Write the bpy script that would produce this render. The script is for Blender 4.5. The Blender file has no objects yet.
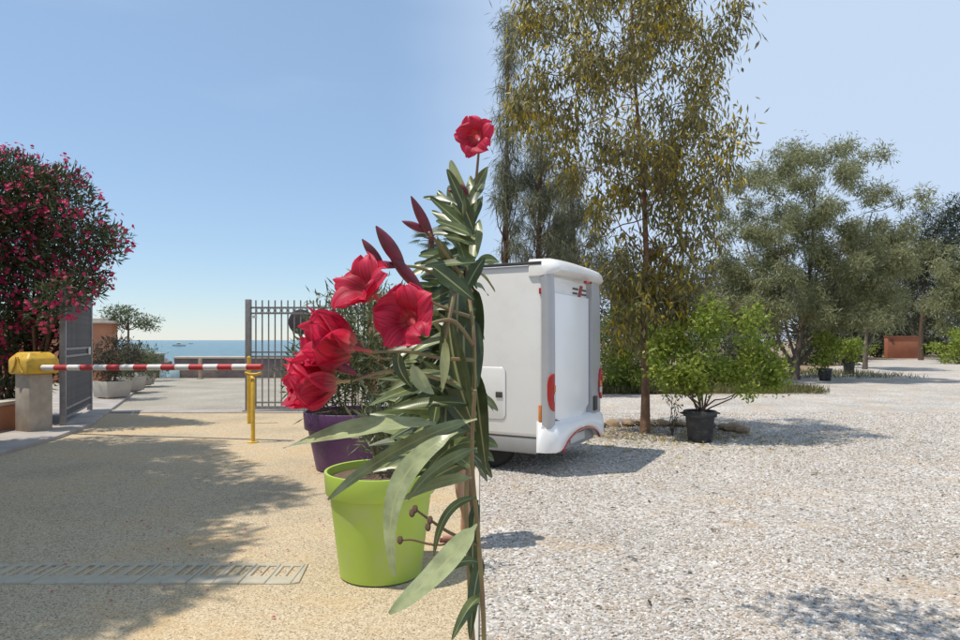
import bpy, bmesh, math, random
import numpy as np
from mathutils import Vector, Matrix, Quaternion
R = math.radians
random.seed(7)
rng = np.random.default_rng(11)
scene = bpy.context.scene
col = scene.collection

# ------------------------------------------------------------------ camera
EYE, FPX = 1.65, 640.0
cam_d = bpy.data.cameras.new('camera')
cam = bpy.data.objects.new('camera', cam_d); col.objects.link(cam)
cam.location = (0, 0, EYE); cam.rotation_euler = (R(90), 0, 0)
cam_d.sensor_width = 36.0; cam_d.lens = FPX / 960 * 36.0
cam_d.shift_y = 20.0 / 960
cam_d.clip_start = 0.02; cam_d.clip_end = 20000
scene.camera = cam

# ------------------------------------------------------------------ sky and sun
SUN = Vector((-0.36, -0.10, 0.93)).normalized()
world = bpy.data.worlds.new('World'); scene.world = world; world.use_nodes = True
wn = world.node_tree.nodes; wl = world.node_tree.links; wn.clear()
w_out = wn.new('ShaderNodeOutputWorld'); w_bg = wn.new('ShaderNodeBackground')
sky = wn.new('ShaderNodeTexSky'); sky.sky_type = 'NISHITA'; sky.sun_disc = False
sky.sun_elevation = math.asin(SUN.z); sky.sun_rotation = math.atan2(SUN.x, SUN.y)
sky.altitude = 10; sky.air_density = 1.1; sky.dust_density = 0.0; sky.ozone_density = 4.0
# thin high veil of cloud over the land side of the sky
w_geo = wn.new('ShaderNodeTexCoord'); w_sep = wn.new('ShaderNodeSeparateXYZ')
wl.new(w_geo.outputs['Generated'], w_sep.inputs[0])
w_map = wn.new('ShaderNodeMapping'); w_map.inputs['Scale'].default_value = (1.2, 1.2, 9.0)
wl.new(w_geo.outputs['Generated'], w_map.inputs[0])
w_noise = wn.new('ShaderNodeTexNoise'); w_noise.inputs['Scale'].default_value = 2.2; w_noise.inputs['Detail'].default_value = 5
wl.new(w_map.outputs[0], w_noise.inputs['Vector'])
w_add = wn.new('ShaderNodeMath'); w_add.operation = 'MULTIPLY_ADD'
wl.new(w_noise.outputs['Fac'], w_add.inputs[0]); w_add.inputs[1].default_value = 0.06; wl.new(w_sep.outputs['X'], w_add.inputs[2])
w_rng = wn.new('ShaderNodeMapRange'); w_rng.interpolation_type = 'SMOOTHSTEP'
wl.new(w_add.outputs[0], w_rng.inputs['Value'])
w_rng.inputs['From Min'].default_value = -0.12; w_rng.inputs['From Max'].default_value = 0.16
w_rng.inputs['To Min'].default_value = 0.0; w_rng.inputs['To Max'].default_value = 0.85
# faint streaks of cirrus low over the sea
w_str = wn.new('ShaderNodeMapRange'); wl.new(w_noise.outputs['Fac'], w_str.inputs['Value'])
w_str.inputs['From Min'].default_value = 0.60; w_str.inputs['From Max'].default_value = 0.80; w_str.inputs['To Max'].default_value = 0.12
w_max = wn.new('ShaderNodeMath'); w_max.operation = 'MAXIMUM'
wl.new(w_rng.outputs[0], w_max.inputs[0]); wl.new(w_str.outputs[0], w_max.inputs[1])
w_mix = wn.new('ShaderNodeMix'); w_mix.data_type = 'RGBA'
w_haze = wn.new('ShaderNodeMix'); w_haze.data_type = 'RGBA'; w_haze.inputs['Factor'].default_value = 0.38      # even summer haze over the whole sky
wl.new(sky.outputs[0], w_haze.inputs['A']); w_haze.inputs['B'].default_value = (4.0, 5.6, 7.7, 1)
wl.new(w_max.outputs[0], w_mix.inputs['Factor']); wl.new(w_haze.outputs['Result'], w_mix.inputs['A'])
w_mix.inputs['B'].default_value = (4.8, 5.8, 7.3, 1)
wl.new(w_mix.outputs['Result'], w_bg.inputs['Color'])
w_bg.inputs['Strength'].default_value = 0.105
wl.new(w_bg.outputs[0], w_out.inputs[0])

sun_d = bpy.data.lights.new('sun', 'SUN'); sun_d.energy = 3.6; sun_d.angle = R(0.55); sun_d.color = (1.0, 0.93, 0.82)
sun = bpy.data.objects.new('sun', sun_d); col.objects.link(sun); sun.location = (-20, 5, 30)
sun.rotation_euler = SUN.to_track_quat('Z', 'Y').to_euler()

vs = scene.view_settings
vs.view_transform = 'Standard'; vs.look = 'None'; vs.exposure = 0.3; vs.gamma = 1.0; vs.use_curve_mapping = False
scene.cycles.use_denoising = True
scene.cycles.max_bounces = 8; scene.cycles.transparent_max_bounces = 6

# ------------------------------------------------------------------ helpers
def P(x, y, d):            # a point at depth d seen at (x, y) of the 960 x 640 photograph
    return Vector(((x - 480) / FPX * d, d, EYE - (y - 340) / FPX * d))
def G(x, y, z=0.0):        # the ground point seen there
    d = (EYE - z) * FPX / (y - 340)
    return Vector(((x - 480) / FPX * d, d, z))

def tag(o, label=None, cat=None, group=None, kind=None):
    if label: o['label'] = label
    if cat: o['category'] = cat
    if group: o['group'] = group
    if kind: o['kind'] = kind
    return o
def empty(name, loc=(0, 0, 0), rz=0.0, label=None, cat=None, group=None):
    o = bpy.data.objects.new(name, None); col.objects.link(o)
    o.location = loc; o.rotation_euler = (0, 0, rz); o.empty_display_size = 0.2
    return tag(o, label, cat, group)
def link(name, me, mat=None, parent=None, smooth=False):
    o = bpy.data.objects.new(name, me); col.objects.link(o)
    if mat and not me.materials: me.materials.append(mat)
    if parent: o.parent = parent
    if smooth: me.polygons.foreach_set('use_smooth', [True] * len(me.polygons))
    return o
def copy_tree(o, parent=None):
    c = o.copy(); col.objects.link(c); c.parent = parent
    for ch in list(o.children): copy_tree(ch, c)
    return c

class MB:
    def __init__(self): self.v = []; self.f = []
    def add(self, vs_, fs):
        n = len(self.v); self.v += [tuple(p) for p in vs_]; self.f += [tuple(i + n for i in f) for f in fs]; return self
    def box(self, x0, x1, y0, y1, z0, z1):
        return self.add([(x0,y0,z0),(x1,y0,z0),(x1,y1,z0),(x0,y1,z0),(x0,y0,z1),(x1,y0,z1),(x1,y1,z1),(x0,y1,z1)],
                        [(0,3,2,1),(4,5,6,7),(0,1,5,4),(1,2,6,5),(2,3,7,6),(3,0,4,7)])
    def prism(self, pts, z0, z1):
        n = len(pts)
        return self.add([(p[0],p[1],z0) for p in pts] + [(p[0],p[1],z1) for p in pts],
            [tuple(range(n))[::-1], tuple(range(n, 2*n))] + [(i,(i+1)%n,n+(i+1)%n,n+i) for i in range(n)])
    def tube(self, path, radii, seg=8, cap=True):
        path = [Vector(p) for p in path]
        if not hasattr(radii, '__len__'): radii = [radii] * len(path)
        vs_, fs = [], []
        up = Vector((0.13, 0.21, 0.97)); prev = None
        for i, p in enumerate(path):
            t = (path[min(i+1, len(path)-1)] - path[max(i-1, 0)]).normalized()
            if prev is None:
                a = t.cross(up)
                if a.length < 0.2: a = t.cross(Vector((1, 0, 0)))
            else: a = prev - t * prev.dot(t)
            a.normalize(); prev = a; b = t.cross(a)
            for k in range(seg):
                q = 2 * math.pi * k / seg
                vs_.append(p + (a * math.cos(q) + b * math.sin(q)) * radii[i])
        for i in range(len(path) - 1):
            for k in range(seg):
                k2 = (k + 1) % seg
                fs.append((i*seg+k, i*seg+k2, (i+1)*seg+k2, (i+1)*seg+k))
        if cap:
            fs.append(tuple(range(seg))[::-1]); fs.append(tuple(range((len(path)-1)*seg, len(path)*seg)))
        return self.add(vs_, fs)
    def lathe(self, prof, c=(0, 0, 0), seg=32, close=True):
        vs_, fs = [], []; n = len(prof)
        for r, z in prof:
            for k in range(seg):
                q = 2 * math.pi * k / seg
                vs_.append((c[0] + r * math.cos(q), c[1] + r * math.sin(q), c[2] + z))
        for i in range(n - 1):
            for k in range(seg):
                k2 = (k + 1) % seg
                fs.append((i*seg+k, i*seg+k2, (i+1)*seg+k2, (i+1)*seg+k))
        if close:
            fs.append(tuple(range(seg))[::-1]); fs.append(tuple(range((n-1)*seg, n*seg)))
        return self.add(vs_, fs)
    def mesh(self, name):
        me = bpy.data.meshes.new(name); me.from_pydata(self.v, [], self.f); me.validate(); me.update()
        return me
    def build(self, name, mat, parent=None, smooth=False, bevel=0.0, seg=2, angle=None):
        me = self.mesh(name)
        bm = bmesh.new(); bm.from_mesh(me)
        bmesh.ops.recalc_face_normals(bm, faces=bm.faces[:])
        if bevel:
            ed = [e for e in bm.edges if len(e.link_faces) == 2 and e.calc_face_angle(0) > 0.5]
            bmesh.ops.bevel(bm, geom=ed, offset=bevel, segments=seg, profile=0.5, affect='EDGES', clamp_overlap=True)
        if smooth or bevel:
            for f in bm.faces: f.smooth = True
        bm.to_mesh(me); bm.free()
        if smooth or bevel:
            me.set_sharp_from_angle(angle=R(angle or 40))
        return link(name, me, mat, parent)

# ------------------------------------------------------------------ materials
MATS = {}
def nodes_of(name):
    m = bpy.data.materials.new(name); m.use_nodes = True
    nt = m.node_tree; b = nt.nodes['Principled BSDF']
    MATS[name] = m
    return m, nt.nodes, nt.links, b
def mat(name, c1, c2=None, scale=6.0, rough=0.7, bump=0.0, bscale=None, metal=0.0, detail=6, spec=0.4, dirt=None, coat=0.0, dist=0.02):
    m, n, l, b = nodes_of(name)
    b.inputs['Roughness'].default_value = rough; b.inputs['Metallic'].default_value = metal
    b.inputs['Specular IOR Level'].default_value = spec
    b.inputs['Coat Weight'].default_value = coat
    tc = n.new('ShaderNodeTexCoord')
    c2 = c2 or tuple(v * 0.8 for v in c1)
    nz = n.new('ShaderNodeTexNoise'); nz.inputs['Scale'].default_value = scale; nz.inputs['Detail'].default_value = detail
    l.new(tc.outputs['Object'], nz.inputs['Vector'])
    rp = n.new('ShaderNodeMapRange'); rp.inputs['From Min'].default_value = 0.32; rp.inputs['From Max'].default_value = 0.68
    l.new(nz.outputs['Fac'], rp.inputs['Value'])
    mx = n.new('ShaderNodeMix'); mx.data_type = 'RGBA'
    mx.inputs['A'].default_value = (*c1, 1); mx.inputs['B'].default_value = (*c2, 1)
    l.new(rp.outputs[0], mx.inputs['Factor'])
    out = mx.outputs['Result']
    if dirt:
        n2 = n.new('ShaderNodeTexNoise'); n2.inputs['Scale'].default_value = dirt[1]; n2.inputs['Detail'].default_value = 8; n2.inputs['Roughness'].default_value = 0.65
        l.new(tc.outputs['Object'], n2.inputs['Vector'])
        r2 = n.new('ShaderNodeMapRange'); r2.inputs['From Min'].default_value = 0.5; r2.inputs['From Max'].default_value = 0.72; r2.inputs['To Max'].default_value = dirt[2]
        l.new(n2.outputs['Fac'], r2.inputs['Value'])
        m2 = n.new('ShaderNodeMix'); m2.data_type = 'RGBA'; l.new(r2.outputs[0], m2.inputs['Factor'])
        l.new(out, m2.inputs['A']); m2.inputs['B'].default_value = (*dirt[0], 1); out = m2.outputs['Result']
    l.new(out, b.inputs['Base Color'])
    if bump:
        nb = n.new('ShaderNodeTexNoise'); nb.inputs['Scale'].default_value = bscale or scale * 4; nb.inputs['Detail'].default_value = 6
        l.new(tc.outputs['Object'], nb.inputs['Vector'])
        bp = n.new('ShaderNodeBump'); bp.inputs['Strength'].default_value = bump; bp.inputs['Distance'].default_value = dist
        l.new(nb.outputs['Fac'], bp.inputs['Height']); l.new(bp.outputs[0], b.inputs['Normal'])
    return m
def leaf_mat(name, stops, rough=0.5, trans=0.3, tcol=None, attr='tone', spec=0.4):
    m, n, l, b = nodes_of(name)
    b.inputs['Roughness'].default_value = rough; b.inputs['Specular IOR Level'].default_value = spec
    at = n.new('ShaderNodeAttribute'); at.attribute_name = attr
    cr = n.new('ShaderNodeValToRGB'); e = cr.color_ramp.elements
    while len(e) < len(stops): e.new(0.5)
    for k, (p, c) in enumerate(stops): e[k].position = p; e[k].color = (*c, 1)
    l.new(at.outputs['Fac'], cr.inputs[0]); l.new(cr.outputs[0], b.inputs['Base Color'])
    tr = n.new('ShaderNodeBsdfTranslucent')
    if tcol:
        mm = n.new('ShaderNodeMix'); mm.data_type = 'RGBA'; mm.blend_type = 'MULTIPLY'; mm.inputs['Factor'].default_value = 1
        l.new(cr.outputs[0], mm.inputs['A']); mm.inputs['B'].default_value = (*tcol, 1); l.new(mm.outputs['Result'], tr.inputs[0])
    else: l.new(cr.outputs[0], tr.inputs[0])
    ms = n.new('ShaderNodeMixShader'); ms.inputs[0].default_value = trans
    o = n['Material Output']
    l.new(b.outputs[0], ms.inputs[1]); l.new(tr.outputs[0], ms.inputs[2]); l.new(ms.outputs[0], o.inputs[0])
    return m
def stone_mat(name, stops, vscale, patch=None, bump=0.5, dist=0.02, rough=0.85, fine=None):
    """loose aggregate: cells of differing colour with rounded relief, worn patches of soil between"""
    m, n, l, b = nodes_of(name)
    b.inputs['Roughness'].default_value = rough; b.inputs['Specular IOR Level'].default_value = 0.25
    tc = n.new('ShaderNodeTexCoord')
    v = n.new('ShaderNodeTexVoronoi'); v.inputs['Scale'].default_value = vscale; l.new(tc.outputs['Object'], v.inputs['Vector'])
    bw = n.new('ShaderNodeSeparateColor'); l.new(v.outputs['Color'], bw.inputs[0])
    cr = n.new('ShaderNodeValToRGB'); e = cr.color_ramp.elements
    while len(e) < len(stops): e.new(0.5)
    for k, (p, c) in enumerate(stops): e[k].position = p; e[k].color = (*c, 1)
    l.new(bw.outputs[0], cr.inputs[0])
    out = cr.outputs[0]
    # broad tonal drift
    nz = n.new('ShaderNodeTexNoise'); nz.inputs['Scale'].default_value = 0.7; nz.inputs['Detail'].default_value = 7; l.new(tc.outputs['Object'], nz.inputs['Vector'])
    mr = n.new('ShaderNodeMapRange'); mr.inputs['From Min'].default_value = 0.3; mr.inputs['From Max'].default_value = 0.7
    mr.inputs['To Min'].default_value = 0.80; mr.inputs['To Max'].default_value = 1.12; l.new(nz.outputs['Fac'], mr.inputs['Value'])
    vm = n.new('ShaderNodeVectorMath'); vm.operation = 'SCALE'; l.new(out, vm.inputs[0]); l.new(mr.outputs[0], vm.inputs['Scale']); out = vm.outputs[0]
    if patch:
        n2 = n.new('ShaderNodeTexNoise'); n2.inputs['Scale'].default_value = patch[1]; n2.inputs['Detail'].default_value = 9; n2.inputs['Roughness'].default_value = 0.68
        l.new(tc.outputs['Object'], n2.inputs['Vector'])
        r2 = n.new('ShaderNodeMapRange'); r2.inputs['From Min'].default_value = patch[2]; r2.inputs['From Max'].default_value = patch[2] + 0.14; r2.inputs['To Max'].default_value = patch[3]
        l.new(n2.outputs['Fac'], r2.inputs['Value'])
        m2 = n.new('ShaderNodeMix'); m2.data_type = 'RGBA'; l.new(r2.outputs[0], m2.inputs['Factor'])
        l.new(out, m2.inputs['A']); m2.inputs['B'].default_value = (*patch[0], 1); out = m2.outputs['Result']
    l.new(out, b.inputs['Base Color'])
    inv = n.new('ShaderNodeMath'); inv.operation = 'SUBTRACT'; inv.inputs[0].default_value = 1; l.new(v.outputs['Distance'], inv.inputs[1])
    bp = n.new('ShaderNodeBump'); bp.inputs['Strength'].default_value = bump; bp.inputs['Distance'].default_value = dist
    l.new(inv.outputs[0], bp.inputs['Height']); l.new(bp.outputs[0], b.inputs['Normal'])
    return m

M_earth = mat('dry_earth', (0.30, 0.22, 0.14), (0.20, 0.15, 0.10), 1.5, 0.95, 0.4, 12)
M_drive = stone_mat('tan_aggregate', [(0.0, (0.22,0.155,0.09)), (0.25, (0.43,0.34,0.22)), (0.7, (0.53,0.43,0.29)), (1.0, (0.66,0.56,0.40))], 120,
                    ((0.45,0.30,0.14), 0.7, 0.50, 0.55), 0.28, 0.008)
M_gravel = stone_mat('grey_gravel', [(0.0, (0.22,0.20,0.175)), (0.3, (0.40,0.365,0.325)), (0.75, (0.51,0.475,0.435)), (1.0, (0.67,0.645,0.61))], 42,
                    ((0.45,0.34,0.225), 1.1, 0.52, 0.8), 0.6, 0.02)
M_road = stone_mat('pale_asphalt', [(0.0, (0.24,0.22,0.18)), (0.5, (0.34,0.31,0.255)), (1.0, (0.42,0.385,0.32))], 60, ((0.30,0.27,0.22), 0.5, 0.5, 0.7), 0.2, 0.01)
M_pave = mat('pale_concrete', (0.42, 0.38, 0.34), (0.30, 0.27, 0.25), 2.0, 0.9, 0.3, 40, dirt=((0.2,0.17,0.14), 1.2, 0.6))
M_conc = mat('worn_concrete', (0.47, 0.40, 0.32), (0.36, 0.30, 0.24), 5.0, 0.9, 0.5, 60, dirt=((0.22,0.19,0.15), 3, 0.5), dist=0.01)
M_drain = mat('drain_concrete', (0.48, 0.43, 0.33), (0.40, 0.36, 0.28), 9, 0.9, 0.6, 90, dirt=((0.52,0.42,0.28), 5, 1.0), dist=0.006)
M_seawall = mat('sea_wall_stone', (0.22, 0.18, 0.165), (0.15, 0.12, 0.12), 1.3, 0.95, 0.6, 9, dirt=((0.30,0.26,0.22), 2.0, 0.7), dist=0.04)
M_cap = mat('pale_coping', (0.55, 0.50, 0.42), (0.45, 0.40, 0.34), 3, 0.9, 0.3, 30)
M_terra = mat('terracotta_render', (0.50, 0.22, 0.12), (0.42, 0.18, 0.10), 2.5, 0.9, 0.3, 60, dirt=((0.33,0.16,0.10), 1.5, 0.5), dist=0.008)
M_orange = mat('orange_render', (0.45, 0.17, 0.09), (0.38, 0.14, 0.08), 1.2, 0.9, 0.3, 50, dirt=((0.30,0.13,0.08), 0.9, 0.6), dist=0.01)
M_gate = mat('grey_gate_paint', (0.29, 0.28, 0.28), (0.22, 0.21, 0.21), 12, 0.5, 0.1, 80, 0.2)
M_gdark = mat('dark_gate_paint', (0.085, 0.075, 0.08), (0.06, 0.055, 0.06), 9, 0.6, 0.1, 80, 0.1)
M_yellow = mat('yellow_paint', (0.72, 0.45, 0.05), (0.60, 0.36, 0.04), 8, 0.45, 0.15, 60, dirt=((0.30,0.18,0.05), 7, 0.7), dist=0.004)
M_white = mat('white_paint', (0.75, 0.72, 0.68), (0.66, 0.63, 0.60), 6, 0.5, 0.0)
M_red = mat('red_paint', (0.50, 0.05, 0.05), (0.42, 0.04, 0.045), 8, 0.45)
M_black = mat('black_plastic', (0.022, 0.024, 0.026), (0.035, 0.037, 0.04), 9, 0.5, 0.1, 60, dirt=((0.13,0.12,0.10), 9, 0.55))
M_green = mat('lime_plastic', (0.40, 0.53, 0.075), (0.37, 0.49, 0.065), 3, 0.42, 0.06, 200, spec=0.5, dirt=((0.42,0.42,0.20), 4, 0.6), dist=0.002)
M_purple = mat('purple_plastic', (0.125, 0.05, 0.135), (0.10, 0.04, 0.11), 3, 0.45, 0.06, 200, dirt=((0.20,0.14,0.18), 5, 0.35))
M_soil = mat('potting_soil', (0.10, 0.065, 0.045), (0.20, 0.14, 0.09), 40, 1.0, 1.0, 70)
M_bark = mat('brown_bark', (0.16, 0.10, 0.065), (0.09, 0.055, 0.04), 9, 0.95, 0.9, 26)
M_ebark = mat('peeling_bark', (0.30, 0.175, 0.105), (0.15, 0.085, 0.055), 7, 0.9, 0.9, 22)
M_gbark = mat('grey_bark', (0.19, 0.155, 0.12), (0.10, 0.08, 0.065), 5, 0.95, 0.9, 14)
M_stem = mat('young_stem', (0.19, 0.13, 0.075), (0.13, 0.09, 0.055), 30, 0.7, 0.4, 200, dist=0.001)
M_gstem = mat('green_stem', (0.24, 0.22, 0.09), (0.20, 0.13, 0.08), 30, 0.6, 0.3, 200, dist=0.001)
M_rock = mat('bed_stone', (0.34, 0.24, 0.15), (0.20, 0.14, 0.09), 6, 0.95, 0.8, 20)
M_mulch = mat('leaf_litter', (0.20, 0.15, 0.10), (0.10, 0.075, 0.055), 25, 1.0, 1.0, 50)
M_skin = mat('skin', (0.50, 0.30, 0.21), (0.45, 0.26, 0.18), 8, 0.55)
M_shirt = mat('maroon_cloth', (0.10, 0.02, 0.03), (0.07, 0.015, 0.025), 12, 0.9, 0.3, 60)
M_short = mat('navy_cloth', (0.03, 0.03, 0.08), (0.022, 0.022, 0.06), 12, 0.9, 0.3, 60)
M_hair = mat('dark_hair', (0.035, 0.02, 0.014), (0.02, 0.012, 0.009), 30, 0.6, 0.6, 120)
M_blue = mat('light_blue_plastic', (0.08, 0.42, 0.62), (0.07, 0.38, 0.56), 6, 0.35)
M_paleblue = mat('pale_blue_paint', (0.42, 0.58, 0.64), (0.36, 0.50, 0.56), 5, 0.7)
M_wood = mat('weathered_post', (0.46, 0.37, 0.27), (0.34, 0.26, 0.19), 6, 0.85, 0.4, 30)
M_dkwood = mat('dark_bench_wood', (0.07, 0.055, 0.045), (0.05, 0.04, 0.035), 6, 0.8, 0.3, 30)

# sea
m, n, l, b = nodes_of('sea_water'); M_sea = m
b.inputs['Base Color'].default_value = (0.016, 0.085, 0.13, 1); b.inputs['Roughness'].default_value = 0.16
b.inputs['IOR'].default_value = 1.33
tc = n.new('ShaderNodeTexCoord'); mp = n.new('ShaderNodeMapping'); mp.inputs['Scale'].default_value = (0.35, 0.8, 1)
l.new(tc.outputs['Object'], mp.inputs[0])
nz = n.new('ShaderNodeTexNoise'); nz.inputs['Scale'].default_value = 0.55; nz.inputs['Detail'].default_value = 8; nz.inputs['Roughness'].default_value = 0.62
l.new(mp.outputs[0], nz.inputs['Vector'])
bp = n.new('ShaderNodeBump'); bp.inputs['Strength'].default_value = 1.0; bp.inputs['Distance'].default_value = 0.9
l.new(nz.outputs['Fac'], bp.inputs['Height']); l.new(bp.outputs[0], b.inputs['Normal'])
nz2 = n.new('ShaderNodeTexNoise'); nz2.inputs['Scale'].default_value = 0.02; nz2.inputs['Detail'].default_value = 6
mp2 = n.new('ShaderNodeMapping'); mp2.inputs['Scale'].default_value = (0.5, 2.5, 1); l.new(tc.outputs['Object'], mp2.inputs[0]); l.new(mp2.outputs[0], nz2.inputs['Vector'])
mx = n.new('ShaderNodeMix'); mx.data_type = 'RGBA'; mx.inputs['A'].default_value = (0.012, 0.08, 0.13, 1); mx.inputs['B'].default_value = (0.04, 0.16, 0.20, 1)
l.new(nz2.outputs['Fac'], mx.inputs['Factor']); l.new(mx.outputs['Result'], b.inputs['Base Color'])

# leaves: (position along the tone attribute, colour of the leaf itself)
L_ole = leaf_mat('oleander_leaf', [(0, (0.045,0.065,0.030)), (0.5, (0.085,0.115,0.050)), (0.85, (0.15,0.17,0.075)), (1, (0.24,0.24,0.11))], 0.4, 0.25)
L_pot = leaf_mat('potted_oleander_leaf', [(0, (0.07,0.095,0.040)), (0.5, (0.13,0.16,0.075)), (0.9, (0.25,0.25,0.13)), (1, (0.36,0.30,0.17))], 0.4, 0.25)
L_euc = leaf_mat('eucalyptus_leaf', [(0, (0.14,0.128,0.065)), (0.45, (0.28,0.255,0.115)), (0.80, (0.42,0.37,0.16)), (0.88, (0.48,0.36,0.03)), (1, (0.60,0.46,0.05))], 0.38, 0.5)
L_olive = leaf_mat('grey_green_leaf', [(0, (0.17,0.18,0.085)), (0.5, (0.28,0.29,0.145)), (1, (0.40,0.39,0.21))], 0.55, 0.45)
L_cas = leaf_mat('needle_foliage', [(0, (0.09,0.10,0.062)), (0.5, (0.18,0.19,0.115)), (0.92, (0.28,0.27,0.15)), (1, (0.24,0.19,0.07))], 0.6, 0.3)
L_lemon = leaf_mat('bright_green_leaf', [(0, (0.14,0.20,0.025)), (0.5, (0.27,0.34,0.05)), (0.9, (0.40,0.45,0.09)), (1, (0.46,0.44,0.12))], 0.4, 0.48)
L_pine = leaf_mat('dark_pine_foliage', [(0, (0.022,0.032,0.020)), (0.6, (0.045,0.06,0.03)), (1, (0.085,0.10,0.045))], 0.6, 0.2)
L_far = leaf_mat('far_foliage', [(0, (0.045,0.055,0.030)), (0.6, (0.085,0.095,0.05)), (1, (0.15,0.14,0.075))], 0.6, 0.3)
L_dkred = leaf_mat('purple_shrub_leaf', [(0, (0.05,0.05,0.035)), (0.7, (0.09,0.075,0.05)), (1, (0.16,0.13,0.07))], 0.5, 0.25)
L_grass = leaf_mat('verge_grass', [(0, (0.09,0.10,0.03)), (0.6, (0.17,0.17,0.06)), (1, (0.34,0.28,0.14))], 0.6, 0.3)
L_blossom = leaf_mat('pink_blossom', [(0, (0.40,0.015,0.08)), (0.6, (0.60,0.03,0.13)), (1, (0.74,0.10,0.24))], 0.6, 0.3)

# ------------------------------------------------------------------ foliage as real leaf blades
def unit(a): return a / np.maximum(np.linalg.norm(a, axis=1, keepdims=True), 1e-9)
def leaf_mesh(name, base, d, nrm, L, W, tone, fold=0.25, curl=0.0):
    """N pointed blades folded along the midrib: 4 corners, 2 triangles each"""
    N = len(base); d = unit(d); side = unit(np.cross(d, nrm)); nn = np.cross(side, d)
    L = np.asarray(L).reshape(-1, 1) * np.ones((N, 1)); W = np.asarray(W).reshape(-1, 1) * np.ones((N, 1))
    mid = base + d * L * 0.45 + nn * W * fold
    v = np.empty((N, 4, 3)); v[:, 0] = base; v[:, 1] = mid + side * W * 0.5; v[:, 2] = base + d * L - nn * L * curl; v[:, 3] = mid - side * W * 0.5
    idx = (np.arange(N) * 4)[:, None] + np.array([0, 1, 2, 0, 2, 3])[None]
    me = bpy.data.meshes.new(name)
    me.vertices.add(N * 4); me.vertices.foreach_set('co', v.astype(np.float32).ravel())
    me.loops.add(N * 6); me.loops.foreach_set('vertex_index', idx.astype(np.int32).ravel())
    me.polygons.add(N * 2); me.polygons.foreach_set('loop_start', np.arange(0, N * 6, 3, dtype=np.int32))
    at = me.attributes.new('tone', 'FLOAT', 'POINT'); at.data.foreach_set('value', np.repeat(np.asarray(tone, dtype=np.float32), 4))
    me.update(calc_edges=True); me.validate()
    return me
def clump_points(clumps, n, shell=0.0):
    """n points spread over clumps (cx,cy,cz,rx,ry,rz), weighted by size; returns points and their clump centres"""
    C = np.array(clumps, float); w = C[:, 3] * C[:, 4] * C[:, 5]; w = w ** 0.75; w /= w.sum()
    k = rng.choice(len(C), n, p=w)
    u = unit(rng.normal(size=(n, 3))); r = rng.random((n, 1)) ** (1 / 3.0)
    if shell == 0.0: r = np.minimum(np.linalg.norm(rng.normal(0, 0.52, (n, 3)), axis=1, keepdims=True), 1.6)
    else: r = r * (1 - shell) + shell * (0.75 + 0.25 * r)
    return C[k, :3] + u * r * C[k, 3:], C[k, :3], u
def crown(name, clumps, n, L, W, mat_, parent, droop=0.3, out=0.7, tone_shift=0.0, shell=0.0, jit=0.35, tones=None, keep=None):
    p, c, u = clump_points(clumps, n, shell)
    if keep is not None:
        s = keep(p); p, c, u = p[s], c[s], u[s]
    n = len(p)
    d = u * out + rng.normal(size=(n, 3)) * 0.55 + np.array([0, 0, -droop])
    nr = u * 0.9 + rng.normal(size=(n, 3)) * 0.55 + np.array([-0.1, -0.1, 0.35])
    LL = L * (1 + (rng.random(n) - 0.5) * 2 * jit); WW = W * (1 + (rng.random(n) - 0.5) * 2 * jit)
    if tones is None: t = np.clip(rng.beta(2, 2.6, n) + tone_shift, 0, 1)
    else: t = tones(p, n)
    o = link(name, leaf_mesh(name, p, d, nr, LL, WW, t), mat_, parent); o['kind'] = 'stuff'
    return o
def limb(a, b_, r0, r1, sag=0.1, seg=5, wob=0.05):
    a, b_ = Vector(a), Vector(b_); L = (b_ - a).length; pts = []; rad = []
    for i in range(seg + 1):
        t = i / seg; p = a.lerp(b_, t); p.z += math.sin(math.pi * t) * sag * L
        if 0 < i < seg: p += Vector((random.uniform(-1, 1), random.uniform(-1, 1), random.uniform(-1, 1))) * wob * L
        pts.append(p); rad.append(r0 + (r1 - r0) * t)
    return pts, rad
def ellip_clumps(c, r, n, cr, zmin=None, shell=0.55, flat=1.0):
    """n foliage clumps spread through an ellipsoid, mostly near its surface"""
    out = []
    while len(out) < n:
        u = Vector((random.gauss(0, 1), random.gauss(0, 1), random.gauss(0, 1))).normalized()
        q = random.uniform(shell, 1.0)
        p = (c[0] + u.x * r[0] * q, c[1] + u.y * r[1] * q, c[2] + u.z * r[2] * q)
        if zmin is not None and p[2] < zmin: continue
        s = cr * random.uniform(0.65, 1.35)
        out.append((*p, s, s, s * flat))
    return out

def W_(o):                 # vertices were given in world space: undo the parent's own transform
    p = o.parent
    o.matrix_parent_inverse = (Matrix.Translation(p.location) @ p.rotation_euler.to_matrix().to_4x4()).inverted()
    return o
def sheet(name, pts, z, m, kind='structure', sub=None):
    mb = MB(); mb.add([(p[0], p[1], z) for p in pts], [tuple(range(len(pts)))])
    o = mb.build(name, m); o['kind'] = kind; return o

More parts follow.
